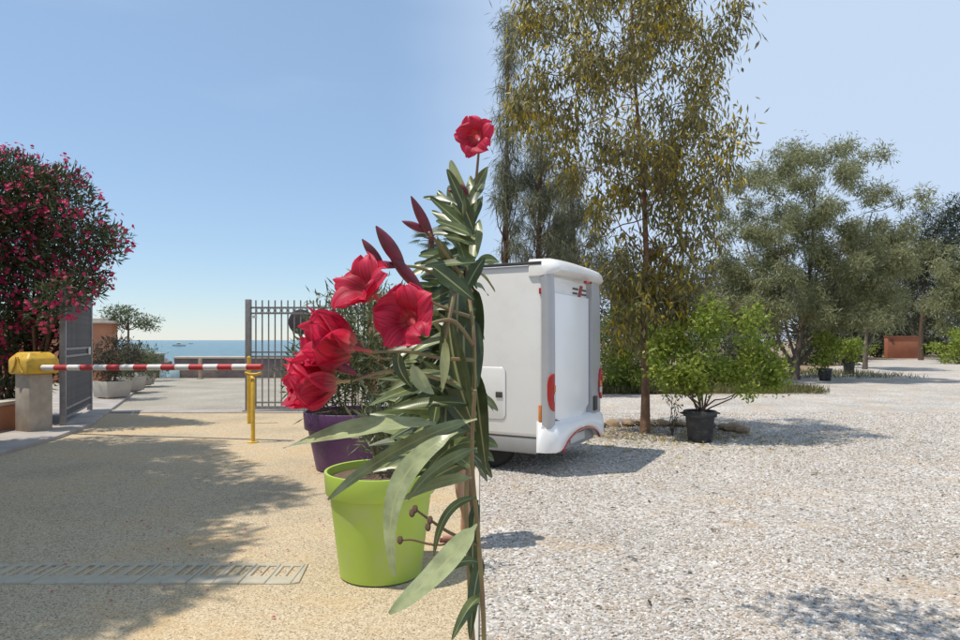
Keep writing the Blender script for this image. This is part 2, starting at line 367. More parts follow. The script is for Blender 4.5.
# ================================================================== the setting
sheet('ground', [(-120,-60),(700,-60),(900,900),(90,900),(8,70),(1.5,28.75),(-120,28.75)], 0.0, M_earth)
sea = sheet('sea', [(-9000,28.9),(9000,28.9),(9000,16000),(-9000,16000)], -2.4, M_sea)
quay = MB().box(-120, 1.5, 28.3, 28.9, -3.0, -0.01).build('quay', M_seawall); quay['kind'] = 'structure'
sheet('driveway', [(-7.0,-6),(0,-6),(0,14.35),(-8.5,14.35),(-7.3,11.2),(-7.0,8.8)], 0.006, M_drive)
sheet('seafront_road', [(-60,14.95),(-0.4,14.95),(-0.4,28.3),(-60,28.3)], 0.006, M_road)
thr = MB().box(-8.8, -0.3, 14.36, 14.94, -0.02, 0.025).build('threshold', M_pave, bevel=0.008); thr['kind'] = 'structure'
sheet('gravel_yard', [(0,-6),(70,-6),(70,50),(40,56),(33,54),(17.5,34),(11.2,24),(9.4,19.6),(0,19.0)], 0.006, M_gravel)
kb = MB()
for k in range(18): kb.box(-0.062, -0.008, -1.0 + k*1.0, -0.006 + k*1.0, -0.02, 0.034)
kb = kb.build('kerb', M_cap, bevel=0.006); kb['kind'] = 'structure'
# pavement with its kerb on the left
pv = MB().prism([(-10.4,9.4),(-6.75,8.6),(-6.98,10.6),(-7.4,12.2),(-9.2,16.4),(-12.3,23.6),(-15.0,23.6),(-11.0,16.0)], -0.02, 0.07).build('pavement', M_pave, bevel=0.02); pv['kind'] = 'structure'

# sea wall in two lengths with coping
def wall(name, x0, x1, y0, y1, h, m, mc, label, capover=0.05, caph=0.1):
    e = empty(name, ((x0+x1)/2, (y0+y1)/2, 0), 0, label, 'wall')
    W_(MB().box(x0, x1, y0, y1, -0.02, h).build('wall_body', m, e, bevel=0.015))
    W_(MB().box(x0-0.02, x1+0.02, y0-capover, y1+capover, h, h+caph).build('coping', mc, e, bevel=0.02))
    return e
wall('sea_wall', -13.2, -0.6, 27.6, 28.1, 0.84, M_seawall, M_cap, 'long grey stone sea wall with pale coping behind the barred gate')
wall('sea_wall', -30.0, -13.85, 27.6, 28.1, 0.98, M_seawall, M_cap, 'grey stone sea wall running behind the pale planters')
for x, lab in ((164.5, 'left'), (175, 'right')):
    a = G(x, 378); a2 = G(x + (6 if lab == 'left' else 9), 378)
    e = empty('blue_board', (a.x, 27.4, 0), 0, 'pale blue board leaning at the end of the wall behind the planters' if lab == 'left' else 'wider pale blue board standing in the sea wall gap', 'board')
    W_(MB().box(a.x, a2.x, 27.36, 27.42, 0.006, 0.36).build('panel', M_paleblue, e, bevel=0.008))
    W_(MB().box(a.x + 0.03, a.x + 0.07, 27.42, 27.5, 0.006, 0.3).build('brace', M_wood, e))
for x, h, lab in ((154, 0.55, 'short weathered wooden post before the wall by the planters'), (202, 0.86, 'tall weathered wooden post in front of the long sea wall')):
    p = G(x, 379); p.y = 26.9
    e = empty('wooden_post', (p.x, p.y, 0), 0, lab, 'post')
    MB().box(-0.06, 0.06, -0.06, 0.06, 0, h).build('shaft', M_wood, e, bevel=0.012)
    MB().box(-0.10, 0.10, -0.10, 0.10, 0, 0.05).build('foot', M_conc, e, bevel=0.01)

# boats out at sea
def boat(name, x, y, d, length, rz, label):
    p = P(x, y, d); e = empty(name, (p.x, d, -2.4), rz, label, 'boat')
    mb = MB(); L = length; prof = [(-0.5,0.30),(-0.2,0.34),(0.15,0.30),(0.38,0.16),(0.5,0.0)]
    top = [(q*L, s*L*0.5) for q, s in prof] + [(q*L, -s*L*0.5) for q, s in prof[::-1][1:]]
    bot = [(q*0.9, s*0.7) for q, s in top]; k = len(top)
    mb.add([(q, s, 0.13*L) for q, s in top] + [(q, s, -0.03*L) for q, s in bot], [tuple(range(k)), tuple(range(k, 2*k))[::-1]] + [(i,(i+1)%k,k+(i+1)%k,k+i) for i in range(k)])
    mb.build('hull', M_white, e)
    MB().box(-0.2*L, 0.14*L, -0.1*L, 0.1*L, 0.13*L, 0.26*L).build('cabin', M_white, e, bevel=0.02*L)
    MB().box(-0.12*L, 0.145*L, -0.103*L, 0.103*L, 0.17*L, 0.23*L).build('window_band', M_black, e)
    MB().tube([(-0.05*L,0,0.26*L),(-0.05*L,0,0.42*L)], 0.01*L, 6).build('mast', M_white, e)
    return e
boat('motor_boat', 179, 343, 420, 8.5, R(200), 'white motor boat with a cabin out on the sea')
boat('small_boat', 190.5, 342, 640, 5.5, R(175), 'small distant white boat beyond the motor boat')
je = empty('rock_jetty', (P(130, 346, 70).x, 70, -2.4), 0, 'low dark rocks of a jetty in the sea behind the small umbrella tree', 'jetty')
def rock_mesh(name, r, seed, sq=0.7, sub=2):
    bm = bmesh.new(); bmesh.ops.create_icosphere(bm, subdivisions=sub, radius=r)
    rr = random.Random(seed); d1 = [(Vector((rr.gauss(0,1), rr.gauss(0,1), rr.gauss(0,1))).normalized(), rr.uniform(0.6, 0.95)) for _ in range(9)]
    for v in bm.verts:
        for dd, q in d1:
            t = v.co.dot(dd)
            if t > q * r: v.co -= dd * (t - q * r)
        v.co.z *= sq
    me = bpy.data.meshes.new(name); bm.to_mesh(me); bm.free(); return me
for i in range(11):
    me = rock_mesh('rock', random.uniform(0.9, 1.6), i, 0.8, 1); o = link('rock', me, M_seawall, je)
    o.location = (-6 + i * 0.95, random.uniform(-0.5, 0.5), 1.1 + random.uniform(-0.2, 0.4)); o.rotation_euler = (0, 0, i)

# terracotta house behind the potted shrubs, wall with cap by the planters
hs = empty('terracotta_house', (-1.9, 19.5, 0), 0, 'terracotta rendered flat house behind the potted oleanders', 'house')
W_(MB().box(-3.1, -0.45, 17.6, 21.5, 0, 2.82).build('wall', M_terra, hs, bevel=0.02))
W_(MB().box(-3.25, -0.35, 17.45, 21.6, 2.82, 2.98).build('roof_edge', M_cap, hs, bevel=0.02))
dr = W_(MB().box(-2.6, -1.8, 17.56, 17.60, 0.02, 2.05).build('door', M_dkwood, hs))
W_(MB().box(-1.92, -1.86, 17.50, 17.56, 1.0, 1.12).build('handle', M_gate, dr))
e = empty('garden_wall', (-14.2, 25.4, 0), 0, 'terracotta garden wall with a pale cornice beyond the gate leaf', 'wall')
W_(MB().box(-18.5, -14.15, 24.6, 25.0, 0, 2.28).build('wall_body', M_terra, e, bevel=0.02))
W_(MB().box(-18.6, -14.02, 24.5, 25.1, 2.28, 2.38).build('cornice', M_cap, e, bevel=0.02))
W_(MB().box(-18.3, -14.35, 24.7, 24.9, 2.38, 2.5).build('capping', M_cap, e, bevel=0.03))

# low planter wall behind the barrier post
e = empty('planter_wall', (-8.4, 10.6, 0), 0, 'low terracotta planter wall with pale edge below the pink oleander', 'wall')
W_(MB().box(-8.62, -8.34, 9.2, 12.0, 0.05, 0.50).build('wall_body', M_terra, e, bevel=0.02))
W_(MB().box(-8.66, -8.30, 9.15, 12.05, 0.50, 0.57).build('coping', M_cap, e, bevel=0.015))

# ------------------------------------------------------------------ gates
def ring_mesh(r, t):
    mb = MB(); pts = []
    for k in range(13):
        q = 2 * math.pi * k / 12; pts.append((r * math.cos(q), 0, r * math.sin(q)))
    mb.tube(pts, t, 4, cap=False); return mb.mesh('ring')
GZ = 14.65
gr = empty('barred_gate', (-5.3, GZ, 0), 0, 'closed grey gate leaf of upright bars with a row of rings', 'gate')
Lg = 4.3
MB().box(-0.06, 0.06, -0.06, 0.06, 0.02, 2.58).build('post', M_gate, gr, bevel=0.012)
MB().box(-0.085, 0.085, -0.16, 0.085, 0.02, 0.05).build('post_foot', M_gate, gr)
for z, t in ((0.10, 0.035), (0.22, 0.018), (1.27, 0.018), (1.37, 0.018), (2.26, 0.02), (2.39, 0.02)):
    MB().box(0.06, Lg, -t, t, z - t, z + t).build('rail', M_gate, gr)
bar_me = MB().box(-0.0125, 0.0125, -0.0125, 0.0125, 0.125, 2.56).mesh('bar'); rg = ring_mesh(0.052, 0.008)
nb = 28
for i in range(nb):
    x = 0.17 + i * (Lg - 0.2) / nb
    o = link('bar', bar_me, M_gate, gr); o.location.x = x
    if i < nb - 1:
        o = link('ring', rg, M_gate, gr); o.location = (x + (Lg - 0.2) / nb / 2, 0, 2.325)
MB().lathe([(0.001,-0.03),(0.06,-0.03),(0.06,0.03),(0.001,0.03)], (0,0,0), 12).build('lock_disc', M_white, gr).location = (0.15, -0.04, 2.18)
gr.children[-1].rotation_euler = (R(90), 0, 0)
MB().box(Lg - 0.05, Lg + 0.09, -0.06, 0.06, 0.02, 2.58).build('post', M_gate, gr, bevel=0.012)

a0 = Vector((-7.72, 11.85, 0)); a1 = Vector((-8.84, 14.5, 0)); Lg2 = (a1 - a0).length
gl = empty('screened_gate', a0, math.atan2(a1.y - a0.y, a1.x - a0.x), 'open dark gate leaf of close bars under the pink oleander', 'gate')
for x in (0.0, Lg2):
    MB().box(x - 0.05, x + 0.05, -0.05, 0.05, 0.07, 2.66).build('stile', M_gate, gl, bevel=0.01)
for z in (0.20, 0.36, 1.34, 1.48, 2.40, 2.58):
    MB().box(0.05, Lg2 - 0.05, -0.025, 0.025, z - 0.022, z + 0.022).build('rail', M_gate, gl)
bar2 = MB().box(-0.011, 0.011, -0.011, 0.011, 0.18, 2.60).mesh('bar')
for i in range(24):
    o = link('bar', bar2, M_gate, gl); o.location = (0.12 + i * (Lg2 - 0.24) / 23, 0.0, 0)
MB().box(0.052, Lg2 - 0.052, 0.03, 0.045, 0.225, 2.37).build('screen', M_gdark, gl)
MB().box(Lg2 - 0.45, Lg2 - 0.28, -0.06, -0.028, 1.33, 1.49).build('lock_box', M_white, gl, bevel=0.01)

# ------------------------------------------------------------------ barrier
bx0 = G(34, 434); bpost = empty('barrier_post', (bx0.x, bx0.y, 0.0), R(-24), 'pale stone barrier post with a yellow motor cap', 'barrier post')
MB().box(-0.20, 0.20, -0.20, 0.20, 0.06, 1.06).build('pillar', M_conc, bpost, bevel=0.02)
cap = MB()
cap.add([(-0.27,-0.27,1.06),(0.27,-0.27,1.06),(0.27,0.27,1.06),(-0.27,0.27,1.06),(-0.275,-0.275,1.32),(0.275,-0.275,1.32),(0.275,0.275,1.32),(-0.275,0.275,1.32),(-0.18,-0.18,1.44),(0.18,-0.18,1.44),(0.18,0.18,1.44),(-0.18,0.18,1.44)],
        [(0,3,2,1),(0,1,5,4),(1,2,6,5),(2,3,7,6),(3,0,4,7),(4,5,9,8),(5,6,10,9),(6,7,11,10),(7,4,8,11),(8,9,10,11)])
cap = cap.build('motor_cap', M_yellow, bpost, bevel=0.035, seg=3)
for s in (-1, 1):
    pts = [(s*(0.03 + 0.13*(k/8)**2), -0.283, 1.36 - 0.27*k/8) for k in range(9)]
    MB().tube(pts, 0.013, 5).build('moulding', M_yellow, cap, smooth=True)
A = Vector((bx0.x + 0.26, bx0.y - 0.16, 1.17)); B = P(262, 367, 10.32)
ba = empty('striped_boom', A, math.atan2(B.y - A.y, B.x - A.x), 'long red and white striped boom across the driveway', 'barrier')
LB = Vector((B.x - A.x, B.y - A.y)).length; ns = 16
for i in range(ns):
    x0, x1 = i * LB / ns, (i + 1) * LB / ns
    mb = MB(); mb.tube([(x0 + 0.0005, 0, (B.z - A.z) * i / ns), (x1 - 0.0005, 0, (B.z - A.z) * (i + 1) / ns)], 0.05, 14)
    mb.build('stripe', M_red if i % 2 else M_white, ba, smooth=True)
# yellow rests
p = G(253, 443)
e = empty('arm_rest', (p.x, p.y, 0), 0, 'curved yellow rest post holding up the tip of the striped boom', 'post')
MB().tube([(0.0,0,0.0),(0,0,0.95),(-0.02,0.06,1.02),(-0.06,0.1,1.06)], 0.033, 12).build('shaft', M_yellow, e, smooth=True)
MB().tube([(-0.13,0.0,1.125),(-0.06,0.0,1.10),(0.06,0.0,1.10),(0.13,0.0,1.125)], 0.024, 8).build('cradle', M_yellow, e, smooth=True)
MB().lathe([(0.09,0),(0.09,0.02),(0.05,0.03)], seg=16).build('foot', M_yellow, e)
p = G(249, 424)
e = empty('gate_stop', (p.x, p.y, 0), 0, 'straight yellow stop post between the gate and the arm rest', 'post')
MB().tube([(0,0,0),(0,0,1.30)], 0.036, 12).build('shaft', M_yellow, e, smooth=True)
MB().lathe([(0.04,1.30),(0.03,1.325),(0.005,1.335)], seg=12).build('end_cap', M_yellow, e, smooth=True)
# round sign seen from behind
p = P(301, 322, 16.2)
e = empty('round_sign', (p.x, 16.2, 0), 0, 'round dark sign seen from behind through the gate bars', 'sign')
d = MB().lathe([(0.30,-0.012),(0.32,-0.006),(0.32,0.006),(0.30,0.012)], seg=32).build('disc', M_gdark, e, smooth=True); d.location = (0,0,p.z); d.rotation_euler = (R(90),0,0)
MB().tube([(0,0.04,0.006),(0,0.04,p.z+0.2)], 0.028, 10).build('pole', M_gate, e, smooth=True)
for z in (-0.12, 0.12): MB().box(-0.2, 0.2, 0.014, 0.035, p.z+z-0.015, p.z+z+0.015).build('bracket', M_gate, e)

# ------------------------------------------------------------------ drain gratings across the drive
dz0, dz1 = 4.30, 4.68; mw = 0.176
de = empty('drain_channel', (-2.6, 4.49, 0), 0, 'worn concrete drain of paired slots across the tan driveway', 'drain')
gm = MB(); h0, h1 = -0.01, 0.021
xs = [0, 0.030, 0.080, 0.102, 0.152, mw - 0.003]; ys = [0, 0.13, 0.335, 0.38]
for i in range(5):
    for j in range(3):
        if i in (1, 3) and j == 1: continue
        gm.box(xs[i], xs[i+1], ys[j], ys[j+1], h0, h1)
gme = gm.mesh('grating')
bm = bmesh.new(); bm.from_mesh(gme); bmesh.ops.remove_doubles(bm, verts=bm.verts, dist=1e-5)
dd = {}
for f in bm.faces:
    c = f.calc_center_median(); dd.setdefault((round(c.x,4), round(c.y,4), round(c.z,4)), []).append(f)
bmesh.ops.delete(bm, geom=[f for fs in dd.values() if len(fs) > 1 for f in fs], context='FACES')
bmesh.ops.recalc_face_normals(bm, faces=bm.faces[:])
ed = [q for q in bm.edges if len(q.link_faces) == 2 and q.calc_face_angle(0) > 0.5]
bmesh.ops.bevel(bm, geom=ed, offset=0.005, segments=1, affect='EDGES', clamp_overlap=True)
bm.to_mesh(gme); bm.free()
nmod = 17
for i in range(nmod):
    o = link('grating', gme, M_drain, de)
    o.location = (-1.27 + 2.6 - (i + 1) * mw, dz0 - 4.49 + random.uniform(-0.004, 0.004), random.uniform(-0.005, 0.003))
    o.rotation_euler = (0, random.uniform(-0.01, 0.01), random.uniform(-0.008, 0.008))
MB().prism([(1.33,-0.19),(1.38,-0.17),(1.345,0.19),(1.33,0.19)], -0.01, 0.018).build('end_piece', M_drain, de, bevel=0.005)
# a fallen petals' litter is left to the driveway stones: loose pebbles on the drive, part of the drive
# ------------------------------------------------------------------ planters beyond the gate
def planter(px, py, w, h, label, leafm, n, tall):
    p = G(px, py, 0.07)
    e = empty('concrete_planter', (p.x, p.y + w/2, 0.07), R(-28), label, 'planter', 'planters along the pavement')
    mb = MB(); mb.v = []; t, bt = w/2, w/2*0.84
    mb.add([(-bt,-bt,0.03),(bt,-bt,0.03),(bt,bt,0.03),(-bt,bt,0.03),(-t,-t,h),(t,-t,h),(t,t,h),(-t,t,h),(-t+.05,-t+.05,h),(t-.05,-t+.05,h),(t-.05,t-.05,h),(-t+.05,t-.05,h),(-t+.06,-t+.06,h-.07),(t-.06,-t+.06,h-.07),(t-.06,t-.06,h-.07),(-t+.06,t-.06,h-.07)],
           [(0,3,2,1),(0,1,5,4),(1,2,6,5),(2,3,7,6),(3,0,4,7),(4,5,9,8),(5,6,10,9),(6,7,11,10),(7,4,8,11),(8,9,13,12),(9,10,14,13),(10,11,15,14),(11,8,12,15),(12,13,14,15)])
    mb.build('tub', M_cap, e, bevel=0.012)
    for sx in (-1, 1): MB().box(sx*bt*0.6-0.06, sx*bt*0.6+0.06, -bt*0.8, bt*0.8, 0, 0.03).build('foot', M_conc, e)
    s = empty('planter_shrub', (p.x, p.y + w/2, 0.07 + h - 0.07), 0, 'shrub in ' + label, 'shrub', 'shrubs in the pavement planters')
    mb = MB()
    for k in range(6):
        pts, rad = limb((random.uniform(-.1,.1), random.uniform(-.1,.1), 0), (random.uniform(-.4,.4)*w*1.4, random.uniform(-.4,.4)*w, tall*0.7), 0.018, 0.006)
        mb.tube(pts, rad, 5)
    mb.build('stem', M_stem, s)
    crown('foliage', ellip_clumps((0,0,tall*0.48), (w*0.85,w*0.7,tall*0.42), 14, 0.24), n, 0.13, 0.028, leafm, s, droop=-0.2)
planter(104, 399, 0.74, 0.46, 'pale square planter closest to the open gate leaf', L_dkred, 2600, 1.5)
planter(122.5, 392, 0.72, 0.46, 'middle pale planter between two others on the pavement', L_pot, 2000, 0.95)
planter(135, 386, 0.72, 0.46, 'pale planter at the sea end of the pavement row', L_pot, 2000, 0.9)
# little umbrella tree
p = G(128, 382); tr = empty('umbrella_tree', (p.x, 25.3, 0), 0, 'small thin tree with a flat airy crown before the sea', 'tree')
tz = 25.3
def X_(px): return (px - 480) / FPX * tz - p.x
def Z_(py): return EYE - (py - 340) / FPX * tz
cl = [(X_(x), random.uniform(-.5,.5), Z_(y), .34, .36, .15) for x, y in ((112,316),(120,311),(129,310),(137,314),(145,320),(118,320),(126,318),(134,322),(141,326),(115,325))]
mb = MB(); mb.tube([(X_(128)+.03,0,0),(X_(128),0,1.2),(X_(128.5),0,Z_(326)),(X_(128),0,Z_(316))], [.05,.045,.035,.02], 8)
for c in cl: pts, rad = limb((X_(128), 0, Z_(330)), (c[0], c[1], c[2]-.05), .02, .006, .05); mb.tube(pts, rad, 5)
mb.build('trunk', M_bark, tr, smooth=True)
crown('crown', cl, 1500, 0.14, 0.045, L_pot, tr, droop=0.1)

# ------------------------------------------------------------------ pink oleander hedge on the left
def pinwheel(n_f, pts, nrm, size, tone):
    """five-petal blossoms as small blades round a centre"""
    b_, d_, n_, t_ = [], [], [], []
    for k in range(n_f):
        nn = Vector(nrm[k]).normalized(); a = nn.orthogonal().normalized(); c = nn.cross(a); q0 = random.random() * 6
        for j in range(5):
            q = q0 + j * 2 * math.pi / 5; dv = a * math.cos(q) + c * math.sin(q) + nn * 0.35
            b_.append(pts[k]); d_.append(dv); n_.append(nn); t_.append(tone[k])
    return np.array(b_), np.array(d_), np.array(n_), size, size * 0.85, np.array(t_)
def oleander(name, base, clumps, n, nf, label, leafL=0.15, keep=None, leafW=0.030):
    e = empty(name, base, 0, label, 'oleander')
    mb = MB()
    for c in clumps[::2]:
        a = Vector((base[0] + random.uniform(-.35,.35), base[1] + random.uniform(-.35,.35), base[2]))
        pts, rad = limb(a, c[:3], 0.045, 0.012, 0.08, 6); mb.tube(pts, rad, 6)
    W_(mb.build('trunk', M_bark, e, smooth=True))
    o = crown('crown', clumps, n, leafL, leafW, L_ole, e, droop=-0.35, out=0.8, shell=0.3, keep=keep); W_(o)
    p, c, u = clump_points(clumps, nf, 0.85)
    if keep is not None: s = keep(p); p, u = p[s], u[s]
    cen = np.array([base[0], base[1], 2.2]); u = unit(unit(p - cen) + u * 0.6); p = p + u * 0.13
    # blossoms grow in little trusses
    pp, uu = [], []
    for k in range(len(p)):
        for j in range(random.choice((1, 2, 3, 4))):
            pp.append(p[k] + np.array([random.gauss(0, .05) for _ in range(3)])); uu.append(u[k] + np.array([random.gauss(0, .4) for _ in range(3)]))
    bb = pinwheel(len(pp), pp, uu, 0.046, [random.random() for _ in pp])
    o = link('blossom', leaf_mesh('blossom', *bb, fold=0.15), L_blossom, e); o['kind'] = 'stuff'; W_(o)
    return e
def pc(x, y, d, r): q = P(x, y, d); return (q.x, q.y, q.z, r, r, r * 0.9)
cA = [pc(*a) for a in ((10,195,12.2,.8),(35,200,12.4,.7),(60,195,12.3,.55),(72,215,12.2,.6),(20,180,12.6,.6),(8,172,12.4,.45),(28,185,12.6,.4),(55,183,12.4,.3),(68,178,12.3,.28),(80,190,12.4,.22),(40,235,12.6,.8),(75,245,12.4,.6),(88,235,12.2,.42),(102,243,12.2,.33),(112,236,12.2,.26),(120,240,12.1,.22),(110,252,12.2,.25),(60,270,12.4,.6),(85,272,12.3,.42),(95,283,12.3,.25),(20,250,12.8,.9),(0,230,12.6,.9),(15,290,12.6,.8),(45,290,13.0,.6),(70,290,13.2,.45),(5,330,12.6,.8),(25,335,12.9,.6),(38,320,13.0,.5),(-30,240,12.4,1.1),(-30,320,12.2,1.0),(10,372,12.5,.5),(35,375,12.9,.45),(0,395,12.4,.4),(-25,190,12.4,.9),(52,300,11.6,.35),(66,290,11.7,.32),(82,284,11.9,.28),(45,312,11.5,.3),(92,290,12.2,.2))]
oleander('oleander_bush', (-9.3, 12.8, 0), cA, 26000, 1500, 'tall pink flowering oleander spilling over the open gate')
for bxx, byy, hh, lab, nm in ((-8.5, 8.2, 11.0, 'pink oleander stretched tall for shade, growing between the planter wall and the other hedge bushes', 26), (-6.6, 5.9, 10.4, 'pink oleander stretched tall for shade, standing second from the planter wall in the hedge', 24), (-5.9, 3.5, 9.6, 'pink oleander stretched tall for shade, closing the hedge at the end away from the gate', 20)):
    cl = ellip_clumps((bxx - 0.1, byy, hh*0.55), (1.35, 1.45, hh*0.42), nm + 26, 0.62)  # hedge out of view; height and leaf size enlarged to shade the drive
    oleander('oleander_bush', (bxx, byy, 0), cl, 30000, 120, lab, 0.20, None, 0.05)

# ------------------------------------------------------------------ big plastic pots with oleanders
def big_pot(name, loc, rt, rb, h, rim, m, label):
    e = empty(name, loc, 0, label, 'plant pot')
    th = 0.02
    prof = [(rb*0.9,0.0),(rb,0.012),(rt*0.90,h-rim-0.015),(rt*0.905,h-rim-0.004),(rt*0.965,h-rim),(rt*0.975,h-rim+0.008),(rt,h-0.012),(rt*0.995,h-0.003),(rt-0.008,h),(rt-th,h-0.004),(rt-th-0.012,h-0.16)]
    MB().lathe(prof, seg=56, close=False).build('tub', m, e, smooth=True, angle=50)
    MB().lathe([(rb*0.9,0.0),(0.001,0.002)], seg=40, close=False).build('underside', m, e)
    sp = [(0.001, h-0.03)] + [(rt*q, h-0.045+random.uniform(-.006,.006)) for q in (0.3,0.6)] + [(rt-th-0.002, h-0.06)]
    MB().lathe(sp, seg=40, close=False).build('soil', M_soil, e, smooth=True)
    return e
GP = G(381, 573.5); GP = Vector((GP.x, GP.y, 0.006)); gh = 0.735
big_pot('green_pot', GP, 0.392, 0.285, gh, 0.155, M_green, 'big lime green plastic pot with an oleander')
PP = Vector((-1.66, 8.25, 0.006))
big_pot('purple_pot', PP, 0.60, 0.44, 0.74, 0.22, M_purple, 'big purple plastic pot with an oleander behind the green pot')
def potted(name, base, stems, label, n, clr, leafL, nf=0, spread=0.5):
    e = empty(name, base, 0, label, 'shrub'); mb = MB(); cl = []
    for dx, dy, h in stems:
        a = Vector((base[0] + dx*0.25 + random.uniform(-.05,.05), base[1] + dy*0.25 + random.uniform(-.05,.05), base[2]))
        b_ = Vector((base[0] + dx, base[1] + dy, base[2] + h))
        pts, rad = limb(a, b_, 0.012, 0.005, 0.02, 6, 0.03); mb.tube(pts, rad, 6)
        for t in (0.45, 0.6, 0.75, 0.88, 1.0):
            q = a.lerp(b_, t); s = clr * random.uniform(.7, 1.2); cl.append((q.x, q.y, q.z, s, s, s))
    W_(mb.build('stem', M_gstem, e, smooth=True))
    W_(crown('foliage', cl, n, leafL, leafL*0.15, L_pot, e, droop=-0.5, out=0.6))
    if nf:
        p, c, u = clump_points(cl, nf, 0.9); u = unit(u + np.array([0, -0.4, 0.5]))
        o = link('blossom', leaf_mesh('blossom', *pinwheel(nf, list(p), list(u), 0.036, [random.random() for _ in range(nf)]), fold=0.15), L_blossom, e); o['kind'] = 'stuff'; W_(o)
    return e
potted('potted_oleander', (PP.x, PP.y, 0.62), [(-.55,-.1,1.0),(-.35,.1,1.35),(-.1,-.15,1.5),(.15,.1,1.6),(.4,-.1,1.6),(.65,.1,1.45),(.85,-.1,1.2),(-.7,.1,.7),(0,.3,1.35),(.35,-.35,1.1),(-.25,-.35,.95),(.1,-.45,.8),(.75,-.3,.9),(.95,.1,1.5),(.6,-.4,.6),(-.5,-.3,.6)],
       'shrubby oleander growing in the purple pot', 5600, 0.22, 0.14, 40)
potted('potted_oleander', (GP.x, GP.y, gh - 0.09), [(-.1,-.05,.42),(.05,.05,.55),(.16,-.02,.62),(-.02,.1,.58),(.25,.08,.55),(.10,-.1,.35),(.3,-.03,.68),(-.05,-.1,.5)],
       'young thin stemmed oleander growing in the lime green pot', 420, 0.09, 0.12, 0)

# ------------------------------------------------------------------ the oleander close to the camera
NR = Vector((-0.035, 0.98, 0.0))
np_e = empty('dark_pot', (NR.x, NR.y, 0.006), 0, 'dark purple pot holding the large red flowered oleander', 'plant pot')
MB().lathe([(0.14,0.0),(0.145,0.01),(0.185,0.42),(0.20,0.42),(0.21,0.50),(0.195,0.50),(0.18,0.44)], seg=40, close=False).build('tub', M_purple, np_e, smooth=True, angle=50)
MB().lathe([(0.001,0.455),(0.183,0.45)], seg=32, close=False).build('soil', M_soil, np_e)
no = empty('red_oleander', (NR.x, NR.y, 0.45), 0, 'close oleander with large red flowers and long leaves beside the lime pot', 'oleander')

# leaf blade material: pale midrib, deeper green blade, palest tone paints in sunlit undersides
m, n, l, b = nodes_of('broad_oleander_leaf'); M_leaf = m
b.inputs['Roughness'].default_value = 0.34; b.inputs['Specular IOR Level'].default_value = 0.55
at = n.new('ShaderNodeAttribute'); at.attribute_name = 'across'
ab = n.new('ShaderNodeMath'); ab.operation = 'ABSOLUTE'; l.new(at.outputs['Fac'], ab.inputs[0])
rr_ = n.new('ShaderNodeMapRange'); l.new(ab.outputs[0], rr_.inputs['Value']); rr_.inputs['From Min'].default_value = 0.03; rr_.inputs['From Max'].default_value = 0.13; rr_.inputs['To Min'].default_value = 1; rr_.inputs['To Max'].default_value = 0
oi = n.new('ShaderNodeObjectInfo')
cr = n.new('ShaderNodeValToRGB'); e_ = cr.color_ramp.elements; e_.new(0.5)
for k, (p_, c_) in enumerate(((0, (0.055,0.080,0.028)), (0.5, (0.12,0.155,0.055)), (1, (0.34,0.38,0.19)))): e_[k].position = p_; e_[k].color = (*c_, 1)
at2 = n.new('ShaderNodeAttribute'); at2.attribute_name = 'tone'; l.new(at2.outputs['Fac'], cr.inputs[0])
tc = n.new('ShaderNodeTexCoord'); wv = n.new('ShaderNodeTexNoise'); wv.inputs['Scale'].default_value = 60; wv.inputs['Detail'].default_value = 5; l.new(tc.outputs['Object'], wv.inputs['Vector'])
vr = n.new('ShaderNodeMapRange'); l.new(wv.outputs['Fac'], vr.inputs['Value']); vr.inputs['From Min'].default_value = .3; vr.inputs['From Max'].default_value = .7; vr.inputs['To Min'].default_value = 0.68; vr.inputs['To Max'].default_value = 1.25
sc_ = n.new('ShaderNodeVectorMath'); sc_.operation = 'SCALE'; l.new(cr.outputs[0], sc_.inputs[0]); l.new(vr.outputs[0], sc_.inputs['Scale'])
m1 = n.new('ShaderNodeMix'); m1.data_type = 'RGBA'; l.new(rr_.outputs[0], m1.inputs['Factor']); l.new(sc_.outputs[0], m1.inputs['A']); m1.inputs['B'].default_value = (0.36,0.37,0.17,1)
l.new(m1.outputs['Result'], b.inputs['Base Color'])
# side veins
ws = n.new('ShaderNodeAttribute'); ws.attribute_name = 'along'
wm = n.new('ShaderNodeMath'); wm.operation = 'MULTIPLY_ADD'; l.new(ws.outputs['Fac'], wm.inputs[0]); wm.inputs[1].default_value = 42; l.new(ab.outputs[0], wm.inputs[2])
wsn = n.new('ShaderNodeMath'); wsn.operation = 'SINE'
w2 = n.new('ShaderNodeMath'); w2.operation = 'MULTIPLY'; l.new(wm.outputs[0], w2.inputs[0]); w2.inputs[1].default_value = 6.28; l.new(w2.outputs[0], wsn.inputs[0])
bp = n.new('ShaderNodeBump'); bp.inputs['Strength'].default_value = 0.05; bp.inputs['Distance'].default_value = 0.0003; l.new(wsn.outputs[0], bp.inputs['Height']); l.new(bp.outputs[0], b.inputs['Normal'])
tr = n.new('ShaderNodeBsdfTranslucent'); l.new(m1.outputs['Result'], tr.inputs[0])
ms = n.new('ShaderNodeMixShader'); ms.inputs[0].default_value = 0.22
l.new(b.outputs[0], ms.inputs[1]); l.new(tr.outputs[0], ms.inputs[2]); l.new(ms.outputs[0], n['Material Output'].inputs[0])

